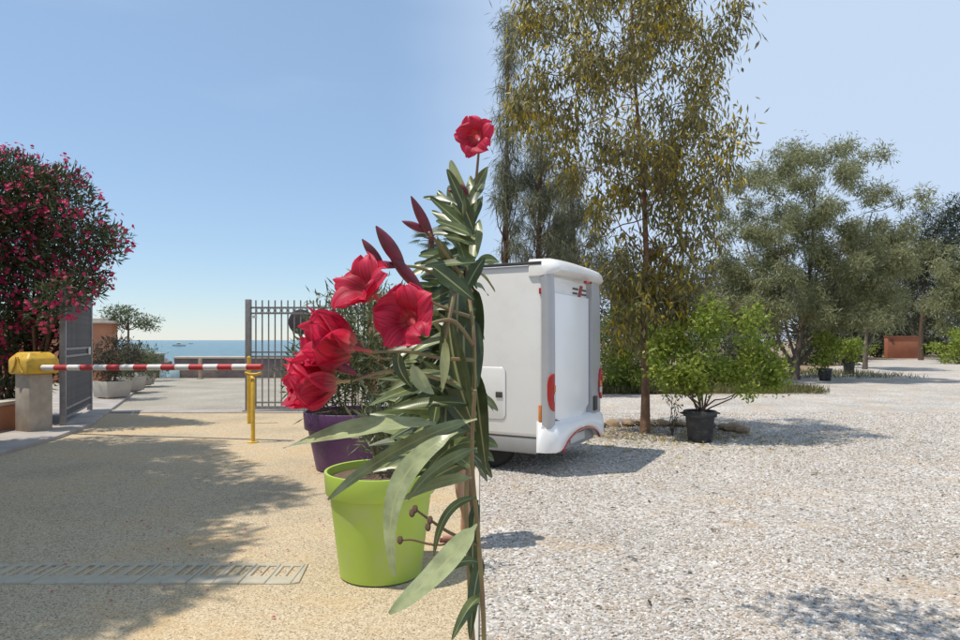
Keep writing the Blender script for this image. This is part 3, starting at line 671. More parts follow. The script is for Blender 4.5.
def bez(p0, p1, p2, t): return p0 * (1-t)**2 + p1 * 2*t*(1-t) + p2 * t*t
def add_attr(me, name, vals):
    a = me.attributes.new(name, 'FLOAT', 'POINT'); a.data.foreach_set('value', np.asarray(vals, dtype=np.float32))
def blade(p0, p1, p2, width, face, tone, fold=0.22, name='leaf'):
    """a long leaf through three points; face = the way its upper side looks"""
    S = 18; vs_, fs, ac, al = [], [], [], []
    for i in range(S + 1):
        t = i / S; p = bez(p0, p1, p2, t); tg = (bez(p0, p1, p2, min(t+.02,1)) - bez(p0, p1, p2, max(t-.02,0))).normalized()
        sd = tg.cross(face).normalized(); nn = sd.cross(tg).normalized()
        w = width * 0.5 * (max(0.0, math.sin(math.pi * min(1, t**0.85 * 0.985 + 0.012)))**0.75) + 0.0006
        if t < 0.06: w = max(0.0012, w * 0.5)
        rip = 0.07 * width * math.sin(9 * t + p0.x * 90)
        for q in (-1, -0.5, 0, 0.5, 1):
            vs_.append(p + sd * w * q + nn * (fold * w * abs(q) ** 1.4 + rip * abs(q) * (1 if q > 0 else -0.6))); ac.append(q); al.append(t)
    for i in range(S):
        for k in range(4): a = i*5 + k; fs.append((a, a+1, a+6, a+5))
    me = bpy.data.meshes.new(name); me.from_pydata([tuple(v) for v in vs_], [], fs)
    add_attr(me, 'across', ac); add_attr(me, 'along', al); add_attr(me, 'tone', [tone] * len(vs_)); me.update()
    return W_(link('leaf', me, M_leaf, no, smooth=True))

# main stems: they rise from the pot and carry side shoots
def stem(pts, r0, r1, m=M_gstem, name='stem'):
    n_ = len(pts); sm = []
    for i in range(n_ - 1):          # Catmull-Rom
        q0, q1, q2, q3 = pts[max(i-1,0)], pts[i], pts[i+1], pts[min(i+2,n_-1)]
        for k in range(5):
            t = k / 5; sm.append(0.5*((2*q1) + (q2-q0)*t + (2*q0-5*q1+4*q2-q3)*t*t + (3*q1-q0-3*q2+q3)*t**3))
    sm.append(pts[-1]); rad = [r0 + (r1-r0)*i/(len(sm)-1) for i in range(len(sm))]
    mb = MB(); mb.tube(sm, rad, 7)
    return W_(mb.build(name, m, no, smooth=True))
base = Vector((NR.x, NR.y, 0.45))
stem([base + Vector((.02,-.01,0)), P(484,700,.92), P(478,560,.86), P(466,450,.82), P(471,370,.79), P(464,300,.77), P(471,220,.76), P(476,180,.75), P(479,148,.745)], .0038, .0014, M_stem)
stem([base + Vector((-.02,.02,0)), P(472,720,.90), P(470,600,.84), P(466,500,.78), P(473,420,.73), P(474,340,.70), P(468,290,.72)], .0034, .002, M_gstem)
stem([base + Vector((0,-.03,0)), P(480,760,.84), P(484,640,.78), P(479,545,.72), P(472,460,.69), P(475,390,.67)], .0032, .002, M_gstem)
# flower shoots
stem([P(473,345,.70), P(455,322,.69), P(436,322,.68), P(420,330,.665)], .0026, .0017)
stem([P(474,360,.70), P(440,358,.69), P(410,352,.68), P(372,352,.66)], .0024, .0015)
stem([P(472,390,.71), P(435,378,.69), P(395,370,.67), P(352,381,.655)], .0024, .0015)
stem([P(472,292,.76), P(452,262,.74), P(438,243,.73), P(431,236,.72)], .0026, .0016)
stem([P(472,300,.75), P(445,280,.72), P(420,268,.70), P(400,266,.68)], .0024, .0015)
stem([P(474,318,.72), P(450,310,.70), P(432,302,.69), P(424,292,.685)], .0022, .0014)
stem([P(474,200,.745), P(468,196,.74), P(462,192,.735)], .0018, .0012)
stem([P(455,290,.70), P(450,315,.69), P(445,340,.685)], .0024, .0016)
stem([P(478,545,.72), P(450,533,.71), P(430,520,.70), P(416,510,.695)], .0022, .0012, M_stem)
stem([P(477,535,.72), P(440,545,.71), P(412,540,.70), P(400,541,.695)], .0016, .0010, M_stem)
bud_dry = rock_mesh('dry_bud', 0.0034, 3, 1.5, 2)
for x, y in ((415,509),(412,513),(430,520),(428,527),(400,540)):
    o = W_(link('dry_bud', bud_dry, M_bark, no)); o.location = P(x, y, .695)

def pxleaf(b_, mid, tip, wpx, d, tone, face=(0.1,-0.75,0.65), dt=0.0, fold=0.22):
    return blade(P(*b_, d), P(*mid, d + dt*0.5), P(*tip, d + dt), wpx / FPX * d, Vector(face).normalized(), tone, fold)
# the long leaves one can follow in the photograph: base, middle control, tip, width, depth, tone
pxleaf((436,424),(375,418),(283,448),27,.64,.95,(.05,-.45,.9),-.03,.12)
pxleaf((477,419),(395,440),(328,500),15,.66,.75,(.25,-.6,.75),-.02)
pxleaf((458,432),(372,470),(395,576),22,.62,.95,(-.4,-.85,.35),-.02,.15)
pxleaf((477,448),(430,465),(408,500),12,.66,.7)
pxleaf((477,524),(440,575),(389,614),25,.60,.98,(-.25,-.7,.7),-.02,.12)
pxleaf((478,562),(450,556),(428,588),10,.66,.45)
pxleaf((477,498),(440,500),(434,556),8,.67,.4)
pxleaf((472,478),(440,478),(402,500),11,.67,.85)
pxleaf((445,339),(447,362),(442,392),9,.66,.98,(-.3,-.9,.2))
pxleaf((412,364),(418,385),(434,394),14,.66,.98,(.2,-.9,.4))
pxleaf((400,352),(393,366),(412,388),11,.67,.1)
pxleaf((448,312),(452,375),(476,432),30,.70,.05,(-.5,-.85,-.1))
pxleaf((466,300),(460,350),(470,420),24,.73,.08,(.4,-.9,.0))
pxleaf((432,266),(448,278),(474,300),17,.70,.0,(.1,-.9,.3))
pxleaf((470,232),(448,212),(430,197),13,.72,.25)
pxleaf((474,236),(455,226),(436,221),12,.71,.4)
pxleaf((474,230),(462,216),(452,203),8,.73,.6)
pxleaf((476,262),(455,262),(425,266),10,.72,.5)
pxleaf((476,245),(462,238),(444,236),10,.74,.35)
pxleaf((474,215),(466,206),(458,190),8,.74,.3)
pxleaf((470,430),(440,440),(398,436),12,.70,.6)
pxleaf((474,405),(440,398),(392,408),13,.70,.35)
pxleaf((474,395),(445,372),(418,372),12,.70,.75)
pxleaf((476,442),(450,440),(430,468),13,.71,.55)
pxleaf((474,470),(455,450),(428,448),14,.72,.5)
# filling leaves on the side shoots, in whorls of three along the stems
rl = random.Random(4)
for k in range(150):
    y0 = rl.choice([rl.uniform(215, 330), rl.uniform(290, 440), rl.uniform(330, 470)]); d0 = rl.uniform(.72, .92)
    x0 = rl.uniform(448, 477) if y0 > 290 else rl.uniform(464, 477)
    ang = rl.uniform(110, 235) if y0 > 300 else rl.uniform(100, 200)
    ln = rl.uniform(42, 85)
    x2 = x0 + math.cos(R(ang)) * ln * 0.85; y2 = y0 - math.sin(R(ang)) * ln + rl.uniform(0, 14)
    if x2 > 474 or y2 > 470: x2 = min(x2, 470); y2 = min(y2, 462)
    if x2 < 436 and y2 < 300: continue
    xm, ym = (x0 + x2) / 2 + rl.uniform(-6, 6), (y0 + y2) / 2 - rl.uniform(2, 12)
    pxleaf((x0, y0), (xm, ym), (x2, y2), rl.uniform(9, 16), d0, rl.choice([.05,.15,.3,.45,.6,.8]), (rl.uniform(-.5,.4), -rl.uniform(.4,.9), rl.uniform(.1,.9)), rl.uniform(-.07,.06))

# broad dark leaves hanging thickly round the stems
for k in range(50):
    x0 = rl.uniform(440, 475); y0 = rl.uniform(262, 372); ln = rl.uniform(60, 105); x2 = min(486, x0 + rl.uniform(-34, 18)); d0 = rl.uniform(.73, .93)
    pxleaf((x0, y0), ((x0+x2)/2 + rl.uniform(-8, 3), y0 + ln*.35), (x2, min(470, y0 + ln)), rl.uniform(17, 27), d0, rl.choice([0,.03,.08,.15,.3,.5]), (rl.uniform(-.8,.7), -.8, rl.uniform(-.1,.5)), rl.uniform(-.04,.05))
# leaves of the upper shoots
for k in range(26):
    x0 = rl.uniform(463, 475); y0 = rl.uniform(205, 300); a = R(rl.uniform(60, 215)); ln = rl.uniform(28, 56); d0 = rl.uniform(.72, .84)
    x2 = min(488, x0 + math.cos(a)*ln); y2 = y0 - math.sin(a)*ln*.8
    pxleaf((x0, y0), ((x0+x2)/2, (y0+y2)/2 - 5), (x2, y2), rl.uniform(8, 13), d0, rl.choice([.1,.25,.4,.6,.8]), (rl.uniform(-.5,.5), -.75, .5), rl.uniform(-.04,.05))
# leaves fanning out to the left in a loose mass behind the flowers
for k in range(62):
    x0 = rl.uniform(452, 476); y0 = rl.uniform(318, 470); a = R(rl.uniform(150, 222)); ln = rl.uniform(48, 92); d0 = rl.uniform(.74, .95)
    x2 = x0 + math.cos(a)*ln; y2 = y0 - math.sin(a)*ln*.75
    if y2 > 486 or (x2 < 410 and y2 < 330): continue
    pxleaf((x0, y0), ((x0+x2)/2, (y0+y2)/2 - rl.uniform(3, 14)), (x2, y2), rl.uniform(9, 15), d0, rl.choice([0,.08,.18,.3,.5,.9]), (rl.uniform(-.4,.4), -rl.uniform(.35,.8), rl.uniform(.3,.9)), rl.uniform(-.08,.06))
# long leaves of the upper shoots behind the buds
for k in range(34):
    x0 = rl.uniform(456, 476); y0 = rl.uniform(248, 335); a = R(rl.uniform(140, 215)); ln = rl.uniform(36, 62); d0 = rl.uniform(.76, .92)
    x2 = x0 + math.cos(a)*ln; y2 = y0 - math.sin(a)*ln*.8
    if y2 < 236 - (x2 - 470) * .3: continue
    pxleaf((x0, y0), ((x0+x2)/2, (y0+y2)/2 - rl.uniform(0, 9)), (x2, y2), rl.uniform(9, 15), d0, rl.choice([0,.1,.2,.4,.65]), (rl.uniform(-.5,.5), -.8, rl.uniform(.1,.7)), rl.uniform(-.05,.05))
# a few leaves on the far side of the stems
for k in range(14):
    x0 = rl.uniform(470, 478); y0 = rl.uniform(240, 470); a = R(rl.uniform(-40, 70)); ln = rl.uniform(14, 30); d0 = rl.uniform(.80, .95)
    x2 = x0 + math.cos(a)*ln*.8; y2 = y0 - math.sin(a)*ln + 10
    pxleaf((x0, y0), ((x0+x2)/2, (y0+y2)/2 - 6), (x2, y2), rl.uniform(8, 12), d0, rl.choice([0,.1,.3,.6]), (rl.uniform(-.5,.5), -.7, .5), rl.uniform(.0,.08))
# lower leaves hanging from the stems
for b_, m_, t_, w_, d_, tn in (((480,598),(470,600),(452,640),11,.76,.5), ((483,560),(474,575),(470,640),13,.78,.2), ((478,500),(470,530),(474,585),12,.82,.05)):
    pxleaf(b_, m_, t_, w_, d_, tn, (-.3,-.85,.3), -.02)
# red flowers
m, n, l, b = nodes_of('red_petal'); M_petal = m
at = n.new('ShaderNodeAttribute'); at.attribute_name = 'along'
cr = n.new('ShaderNodeValToRGB'); e_ = cr.color_ramp.elements; e_.new(.3); e_.new(.6)
for k, (p_, c_) in enumerate(((0, (0.62,0.42,0.16)), (0.20, (0.62,0.16,0.16)), (0.42, (0.56,0.016,0.055)), (1, (0.76,0.035,0.105)))): e_[k].position = p_; e_[k].color = (*c_, 1)
ax = n.new('ShaderNodeAttribute'); ax.attribute_name = 'across'
vn = n.new('ShaderNodeTexNoise'); vn.noise_dimensions = '2D'; vn.inputs['Scale'].default_value = 1.0; vn.inputs['Detail'].default_value = 3
vc_ = n.new('ShaderNodeCombineXYZ'); va_ = n.new('ShaderNodeMath'); va_.operation = 'MULTIPLY'; va_.inputs[1].default_value = 11; l.new(ax.outputs['Fac'], va_.inputs[0]); l.new(va_.outputs[0], vc_.inputs[0])
vb_ = n.new('ShaderNodeMath'); vb_.operation = 'MULTIPLY'; vb_.inputs[1].default_value = 1.6; l.new(at.outputs['Fac'], vb_.inputs[0]); l.new(vb_.outputs[0], vc_.inputs[1]); l.new(vc_.outputs[0], vn.inputs['Vector'])
vm_ = n.new('ShaderNodeMapRange'); vm_.inputs['From Min'].default_value = .3; vm_.inputs['From Max'].default_value = .7; vm_.inputs['To Min'].default_value = .62; vm_.inputs['To Max'].default_value = 1.25; l.new(vn.outputs['Fac'], vm_.inputs['Value'])
vx_ = n.new('ShaderNodeVectorMath'); vx_.operation = 'SCALE'; l.new(cr.outputs[0], vx_.inputs[0]); l.new(vm_.outputs[0], vx_.inputs['Scale'])
l.new(at.outputs['Fac'], cr.inputs[0]); l.new(vx_.outputs[0], b.inputs['Base Color']); b.inputs['Roughness'].default_value = 0.5
b.inputs['Sheen Weight'].default_value = 0.05
tc = n.new('ShaderNodeTexCoord'); wv = n.new('ShaderNodeTexNoise'); wv.inputs['Scale'].default_value = 140; wv.inputs['Detail'].default_value = 4; l.new(tc.outputs['Object'], wv.inputs['Vector'])
bp = n.new('ShaderNodeBump'); bp.inputs['Strength'].default_value = 0.4; bp.inputs['Distance'].default_value = 0.001; l.new(wv.outputs['Fac'], bp.inputs['Height']); l.new(bp.outputs[0], b.inputs['Normal'])
tr = n.new('ShaderNodeBsdfTranslucent'); l.new(vx_.outputs[0], tr.inputs[0]); ms = n.new('ShaderNodeMixShader'); ms.inputs[0].default_value = 0.5
bp.inputs['Distance'].default_value = 0.0015; l.new(vn.outputs['Fac'], bp.inputs['Height'])
l.new(b.outputs[0], ms.inputs[1]); l.new(tr.outputs[0], ms.inputs[2]); l.new(ms.outputs[0], n['Material Output'].inputs[0])
M_bud = mat('bud_skin', (0.22, 0.03, 0.06), (0.11, 0.03, 0.04), 90, 0.5, 0.2, 300, dist=0.0005)
M_calyx = mat('calyx', (0.42, 0.33, 0.14), (0.36, 0.16, 0.11), 90, 0.6)

def flower(base_p, dirv, L, tube, open_, seed, width=1.0):
    """oleander corolla: narrow tube widening to a throat, five broad overlapping lobes set like a pinwheel"""
    rs = random.Random(seed)
    D = Vector(dirv).normalized(); q = D.to_track_quat('Z', 'Y')
    e = MB(); prof = [(0.0016*1.2, 0), (0.0019, tube*0.4), (0.0032, tube*0.75), (0.0065, tube)]
    e.lathe(prof, seg=12, close=False)
    f = e.build('flower', M_calyx if open_ < 0.3 else M_petal, no, smooth=True)
    add_attr(f.data, 'along', [0.15 + 0.2 * v.co.z / tube for v in f.data.vertices])
    W_(f); f.matrix_basis = Matrix.Translation(base_p) @ q.to_matrix().to_4x4()
    for j in range(5):
        S, T = 12, 12; vs_, fs, al, ac = [], [], [], []
        a0 = 2 * math.pi * j / 5 + rs.uniform(-.12, .12); op = open_ * rs.uniform(.85, 1.15); ruff = rs.uniform(0, 6.28)
        for i in range(S + 1):
            t = i / S
            ang = op * (t ** 1.3)                        # lobe bends outward from the tube's axis
            r = 0.005 + L * (t * 0.34 * (1 - 0.35*(1-open_)) + (math.sin(ang) - 0) * t * 0.55)
            z = tube * 0.86 + L * t * (0.95 * math.cos(ang * 0.9))
            w = L * width * (0.12 + 0.50 * math.sin(math.pi * min(1, (0.06 + t * 0.80))) ** 0.9) * (1 if t < .85 else math.sqrt(max(0.0, 1 - ((t-.85)/.16)**2)) * .9 + .1)
            for k in range(T + 1):
                s = k / T * 2 - 1
                th = a0 + 0.5 * t                       # twist of the pinwheel
                cx, cy = math.cos(th), math.sin(th)
                curve = -abs(s)**2 * w * 0.55 * (1 - t * 0.75)   # cupped near the throat
                ro = r + curve + L * t * (0.07 * math.sin(3.1 * s + ruff) + 0.035 * t * math.sin(8.3 * s + ruff * 3))
                zz = z + L * t * (0.08 * math.sin(4.2 * s + ruff * 1.7) + 0.05 * t * math.sin(9.7 * s + ruff * 2.3)) - abs(s)**3 * L * .06
                vs_.append((cx * ro - cy * s * w, cy * ro + cx * s * w, zz)); al.append(0.12 + 0.88 * t); ac.append(s + j * 3.1 + seed)
        for i in range(S):
            for k in range(T): a = i*(T+1) + k; fs.append((a, a+1, a+T+2, a+T+1))
        me = bpy.data.meshes.new('petal'); me.from_pydata(vs_, [], fs); add_attr(me, 'along', al); add_attr(me, 'across', ac); me.update()
        link('petal', me, M_petal, f, smooth=True)
    return f
def bud(p0, p1, r):
    p0, p1 = Vector(p0), Vector(p1); mb = MB(); n_ = 9
    pts = [p0.lerp(p1, i/n_) for i in range(n_ + 1)]
    rad = [max(0.0005, r * (0.35 + 0.0*i) if i == 0 else r * (math.sin(math.pi * min(1, (i/n_)*0.92 + 0.06)) ** 0.8)) for i in range(n_ + 1)]
    mb.tube(pts, rad, 10); W_(mb.build('bud', M_bud, no, smooth=True))
flower(P(384,304,.665), P(340,268,.62) - P(384,304,.665), .036, .024, .95, 1)      # upper open flower
flower(P(418,326,.665), P(374,296,.57) - P(418,326,.665), .036, .020, .92, 2, 1.1)      # open flower turned to the viewer
flower(P(372,352,.66), P(300,335,.63) - P(372,352,.66), .052, .026, .34, 3, .95)     # trumpet in side view
flower(P(350,381,.655), P(290,384,.63) - P(350,381,.655), .048, .020, .26, 4, .95)   # lowest trumpet
flower(P(480,140,.745), P(466,130,.70) - P(480,140,.745), .022, .012, 1.1, 5)
bud(P(404,268,.68), P(376,226,.66), .0078); bud(P(384,268,.68), P(362,239,.67), .0052); bud(P(402,266,.68), P(363,263,.67), .0042)
bud(P(424,294,.685), P(388,252,.67), .0066); bud(P(433,240,.72), P(411,196,.70), .0060); bud(P(429,232,.72), P(402,221,.71), .0045)
bud(P(363,352,.66), P(333,324,.65), .0060); bud(P(356,374,.66), P(320,357,.65), .0058)
bud(P(463,193,.735), P(448,190,.73), .0036); bud(P(468,195,.735), P(461,184,.73), .0036)
stem([P(400,360,.675), P(380,358,.668), P(363,352,.66)], .0015, .0012); stem([P(392,372,.675), P(372,378,.668), P(356,374,.66)], .0015, .0012)
stem([P(420,330,.665), P(402,318,.668), P(384,304,.665)], .0015, .0012)
for b0, b1 in (((400,266),(404,268)),((400,266),(384,268)),((431,236),(429,232))): stem([P(*b0,.69), P(*b1,.685)], .0014, .0012)

# ------------------------------------------------------------------ person behind the close oleander
def skin_mesh(name, V, E, radii, root=0, sub=2):
    me = bpy.data.meshes.new(name); me.from_pydata(V, E, []); me.update()
    o = bpy.data.objects.new(name, me); col.objects.link(o)
    md = o.modifiers.new('skin', 'SKIN'); md.use_smooth_shade = True
    sv = me.skin_vertices
    if not sv: 
        bm = bmesh.new(); bm.from_mesh(me); bm.verts.layers.skin.verify(); bm.to_mesh(me); bm.free(); sv = me.skin_vertices
    for i, r in enumerate(radii):
        sv[0].data[i].radius = r if isinstance(r, tuple) else (r, r); sv[0].data[i].use_root = (i == root)
    s = o.modifiers.new('sub', 'SUBSURF'); s.levels = sub; s.render_levels = sub
    dg = bpy.context.evaluated_depsgraph_get(); out = bpy.data.meshes.new_from_object(o.evaluated_get(dg))
    bpy.data.objects.remove(o); out.name = name
    out.polygons.foreach_set('use_smooth', [True] * len(out.polygons)); return out
PX = Vector((-0.13, 5.15, 0.006))
pe = empty('person', PX, R(-90), 'person in a maroon top and navy shorts standing behind the oleander with a blue bottle', 'person')
V, E, Rd = [], [], []
def vadd(p, r, par=None):
    V.append(p); Rd.append(r)
    if par is not None: E.append((par, len(V) - 1))
    return len(V) - 1
pel = vadd((0,0,.84), (.13,.10)); wa = vadd((0,.0,1.0), (.115,.085), pel); ch = vadd((0,-.01,1.18), (.135,.10), wa); sh = vadd((0,.01,1.31), (.10,.07), ch)
nk = vadd((0,-.005,1.385), .048, sh); jw = vadd((0,-.03,1.44), (.052,.062), nk); hd = vadd((0,-.02,1.51), (.068,.082), jw); tp = vadd((0,-.01,1.565), (.058,.07), hd)
nose = vadd((0,-.112,1.475), .010, jw)
for s in (-1, 1):
    hip = vadd((s*.085,0,.78), .085, pel); kn = vadd((s*.08,-.02*s,.44), .052, hip); cf = vadd((s*.078,.02,.30), .048, kn); an = vadd((s*.075,.03+.03*s,.08), .032, cf)
    hl = vadd((s*.075,.04+.03*s,.035), .034, an); bl = vadd((s*.08,-.08+.03*s,.028), (.036,.024), hl); to = vadd((s*.082,-.15+.03*s,.022), (.034,.018), bl)
    so = vadd((s*.16,.01,1.30), .052, sh)
    if s == 1: el = vadd((s*.20,-.16,1.09), .036, so); wr = vadd((s*.19,-.19,.84), .026, el); hp = vadd((s*.185,-.185,.775), (.022,.036), wr); dn = Vector((0,0,-1)); 
    else: el = vadd((s*.20,.06,1.04), .036, so); wr = vadd((s*.18,-.02,.82), .026, el); hp = vadd((s*.178,-.03,.755), (.022,.036), wr)
    x0, y0, z0 = V[hp]
    for k in range(4):
        yy = y0 - .03 + k * .02; ln = (.07,.08,.075,.06)[k]
        f1 = vadd((x0, yy, z0-.045), .0085, hp); f2 = vadd((x0 - s*.008, yy, z0-.045-ln*.5), .008, f1); vadd((x0 - s*.03, yy, z0-.045-ln*.85), .007, f2)
    t1 = vadd((x0 - s*.012, y0-.045, z0-.01), .010, hp); vadd((x0 - s*.03, y0-.052, z0-.045), .0085, t1)
link('body', skin_mesh('body', V, E, Rd), M_skin, pe)
def clothes(name, vs_, es, rd, m): return link(name, skin_mesh(name, vs_, es, rd), m, pe)
clothes('top', [(0,0,.86),(0,0,1.0),(0,-.01,1.18),(0,.01,1.315),(.15,.01,1.31),(.19,-.07,1.2),(-.15,.01,1.31),(-.19,.04,1.18)], [(0,1),(1,2),(2,3),(3,4),(4,5),(3,6),(6,7)], [(.155,.12),(.14,.105),(.155,.118),(.10,.08),.066,.055,.066,.055], M_shirt)
clothes('shorts', [(0,0,.88),(0,0,.80),(.088,0,.72),(.085,-.01,.60),(-.088,0,.72),(-.085,.01,.60)], [(0,1),(1,2),(2,3),(1,4),(4,5)], [(.145,.112),(.15,.115),.10,.095,.10,.095], M_short)
clothes('hair', [(0,-.01,1.545),(0,.03,1.50),(0,.06,1.42),(0,.065,1.34)], [(0,1),(1,2),(2,3)], [(.074,.078),(.074,.072),(.055,.035),(.03,.02)], M_hair)
for s in (-1, 1):
    for zz, nm, mm in ((1.488, 'eye', M_white), (1.06, None, None)):
        if nm: o = link(nm, rock_mesh('eye', .011, 1, 1.0, 2), mm, pe); o.location = (s*.03, -.092, zz)
    MB().box(s*.08-.042, s*.08+.042, -.17+.03*s, .07+.03*s, -.0, .014).build('sandal', M_shirt, pe, bevel=.006)
e = empty('blue_bottle', (0,0,0), 0, 'light blue bottle held in the lowered hand of the person', 'bottle')
mw_ = Matrix.Translation(PX) @ Matrix.Rotation(R(-90), 4, 'Z'); q = mw_ @ Vector((.155,-.19,.60)); e.location = q
MB().lathe([(.028,0),(.032,.01),(.032,.12),(.026,.145),(.014,.165)], seg=20).build('bottle_body', M_blue, e, smooth=True)
MB().lathe([(.016,.163),(.016,.19),(.010,.194)], seg=16).build('cap', M_white, e, smooth=True)

# ------------------------------------------------------------------ white camper
M_van = mat('camper_white', (0.80, 0.79, 0.765), (0.76, 0.75, 0.725), 1.5, 0.32, 0.0, coat=0.3, dirt=((0.62,0.58,0.52), 2.5, 0.25))
M_vanb = mat('camper_gloss_white', (0.88, 0.88, 0.875), (0.86, 0.86, 0.855), 1.2, 0.35, 0.0, coat=0.25)
M_silver = mat('camper_silver', (0.46, 0.46, 0.47), (0.42, 0.42, 0.43), 2, 0.35, 0.0, metal=0.25, dirt=((0.38,0.35,0.31), 3, 0.3))
M_skirt = mat('camper_skirt', (0.34, 0.34, 0.335), (0.29, 0.285, 0.28), 2, 0.5, 0.0, dirt=((0.30,0.26,0.21), 3, 0.5))
M_lred = mat('tail_lens_red', (0.42, 0.012, 0.012), (0.36, 0.010, 0.010), 20, 0.15, coat=0.6)
M_lora = mat('tail_lens_orange', (0.65, 0.20, 0.02), (0.60, 0.17, 0.02), 20, 0.2, coat=0.6)
M_trim = mat('dark_rail', (0.05, 0.048, 0.045), (0.07, 0.065, 0.06), 6, 0.5)
M_rubber = mat('tyre_rubber', (0.02, 0.02, 0.02), (0.035, 0.033, 0.03), 9, 0.85)
M_logo = mat('logo_red', (0.32, 0.05, 0.04), (0.28, 0.045, 0.035), 20, 0.4)
M_plate = mat('number_plate', (0.62, 0.62, 0.60), (0.55, 0.55, 0.53), 12, 0.4)
vc = Vector((0.855, 7.6, 0)); va = math.atan2(.877, .48)
van = empty('camper', (vc.x, vc.y, 0.006), va, 'white camper with red tail lights parked on the gravel', 'camper')
VW, VL = 1.90, 1.62
MB().box(0.015, VW-0.015, 0.115, VL, 0.46, 2.56).build('body', M_van, van, bevel=0.05, seg=4)
MB().box(0.03, VW-0.03, 0.205, VL-0.03, 0.26, 0.455).build('skirt', M_skirt, van, bevel=0.02)
MB().box(-0.012, 0.03, 0.14, VL-0.05, 2.555, 2.592).build('roof_rail', M_trim, van, bevel=0.008)
# corner pillars
def pillar(x0, x1, name='corner_pillar'):
    mb = MB(); S = 10; xm = (x0+x1)/2; w = (x1-x0)/2; out = -1 if xm < VW/2 else 1
    ring = []
    for k in range(S + 1):          # rounded outer corner in plan
        a = math.pi/2 * k / S; rr = min(.10, w*1.6); ring.append((w - rr + rr*math.sin(a), -rr*math.cos(a) + rr))
    plan = [(-w, 0.13), (-w, 0.0)] + ring + [(w, 0.13)]
    zs = [0.58, 0.64, 0.8, 1.4, 2.2, 2.50]; off = [0.01, 0.0, 0.0, 0.0, 0.005, 0.02]
    vs_ = []; n_ = len(plan)
    for z, o_ in zip(zs, off):
        for px, py in plan: vs_.append((xm + out * px, py + o_, z))
    fs = [tuple(range(n_)), tuple(range((len(zs)-1)*n_, len(zs)*n_))]
    for i in range(len(zs)-1):
        for k in range(n_): fs.append((i*n_+k, i*n_+(k+1)%n_, (i+1)*n_+(k+1)%n_, (i+1)*n_+k))
    mb.add(vs_, fs); return mb.build(name, M_silver, van, smooth=True)
pL = pillar(-0.005, 0.10); pR = pillar(1.47, VW+0.005)
# bulging roof cap over the rear
mb = MB(); S = 14; sec = [(0.34,2.43),(0.05,2.43),(-0.035,2.445),(-0.065,2.48),(-0.05,2.54),(0.0,2.595),(0.09,2.628),(0.34,2.635)]
xsn = [-0.01, 0.0, 0.03, 0.08, 0.16] + [0.16 + (VW-0.32) * k / 6 for k in range(1, 6)] + [VW-0.16, VW-0.08, VW-0.03, VW, VW+0.01]
vs_ = []; ns_ = len(sec)
for x in xsn:
    ed_ = min(x + 0.01, VW + 0.01 - x); t = min(1, ed_ / 0.17); k_ = math.sqrt(max(0, 1 - (1 - t)**2))
    sag = 0.03 * (1 - ((x - VW/2) / (VW/2))**2)
    for (yy, zz) in sec: vs_.append((x, 0.24 + (yy - 0.24) * (0.45 + 0.55*k_), 2.40 + (zz - 2.40) * (0.55 + 0.45*k_) + sag * (1 if zz > 2.41 else .6)))
fs = [tuple(range(ns_))[::-1], tuple(range((len(xsn)-1)*ns_, len(xsn)*ns_))]
for i in range(len(xsn)-1):
    for k in range(ns_): fs.append((i*ns_+k, (i+1)*ns_+k, (i+1)*ns_+(k+1)%ns_, i*ns_+(k+1)%ns_))
cap = mb.add(vs_, fs).build('roof_cap', M_van, van, smooth=True, angle=50)
o = MB().box(1.02, 1.24, -0.075, -0.03, 2.395, 2.43).build('brake_light', M_lred, cap, bevel=0.01)
# upper band and glossy centre panel with rounded foot
MB().box(0.10, 1.47, 0.09, 0.112, 0.60, 2.42).build('rear_wall', M_van, van)
pan = [(0.13, 2.22), (1.45, 2.22)]
for k in range(13):
    t = k / 12; pan.append((1.45 - 1.32 * t, 0.72 - 0.17 * math.sin(math.pi * min(1, t*0.85+.15)) + 0.12 * (1-t)**3))
mb = MB(); nn_ = len(pan)
mb.add([(x, 0.045, z) for x, z in pan] + [(x, 0.088, z) for x, z in pan], [tuple(range(nn_)), tuple(range(nn_, 2*nn_))[::-1]] + [(i,(i+1)%nn_,nn_+(i+1)%nn_,nn_+i) for i in range(nn_)])
cp = mb.build('rear_panel', M_vanb, van, bevel=0.012)
# emblem: slanting red bar with two pairs of dark strokes
mb = MB(); mb.add([(1.11,.074,2.20),(1.19,.074,2.20),(1.30,.074,2.38),(1.22,.074,2.38),(1.11,.089,2.20),(1.19,.089,2.20),(1.30,.089,2.38),(1.22,.089,2.38)], [(0,1,2,3),(4,7,6,5),(0,4,5,1),(1,5,6,2),(2,6,7,3),(3,7,4,0)])
lg = mb.build('emblem', M_logo, van)
for x0, x1, z in ((.93,1.13,2.325),(.93,1.10,2.265),(1.27,1.44,2.325),(1.25,1.44,2.265)):
    MB().box(x0, x1, .080, .089, z-.012, z+.012).build('stroke', M_trim, lg)
# bumper with an arch over the number plate
mb = MB(); N = 26; vs_ = []
sec_n = 6
for i in range(N + 1):
    x = -0.005 + (VW + 0.01) * i / N; u = (x - VW/2) / (VW/2)
    ar = max(0.0, 1 - (u/0.72)**2) ** 0.6
    zb = 0.29 + 0.20 * ar; zt = 0.66 - 0.03 * (1 - abs(u)); yb = 0.10 * max(0, (abs(u) - 0.90) / 0.10)**2
    for (yy, f_) in ((0.20, 1.0), (0.03, 0.97), (-0.035, 0.80), (-0.06, 0.45), (-0.055, 0.08), (-0.03, 0.0), (0.20, 0.0)):
        vs_.append((x, min(.2, yy + yb), zb + (zt - zb) * f_))
fs = []
for i in range(N):
    for k in range(7): fs.append((i*7+k, i*7+(k+1)%7, (i+1)*7+(k+1)%7, (i+1)*7+k))
fs += [tuple(range(7)), tuple(range(N*7, N*7+7))]
bp_ = mb.add(vs_, fs).build('bumper', M_vanb, van, smooth=True, angle=60)
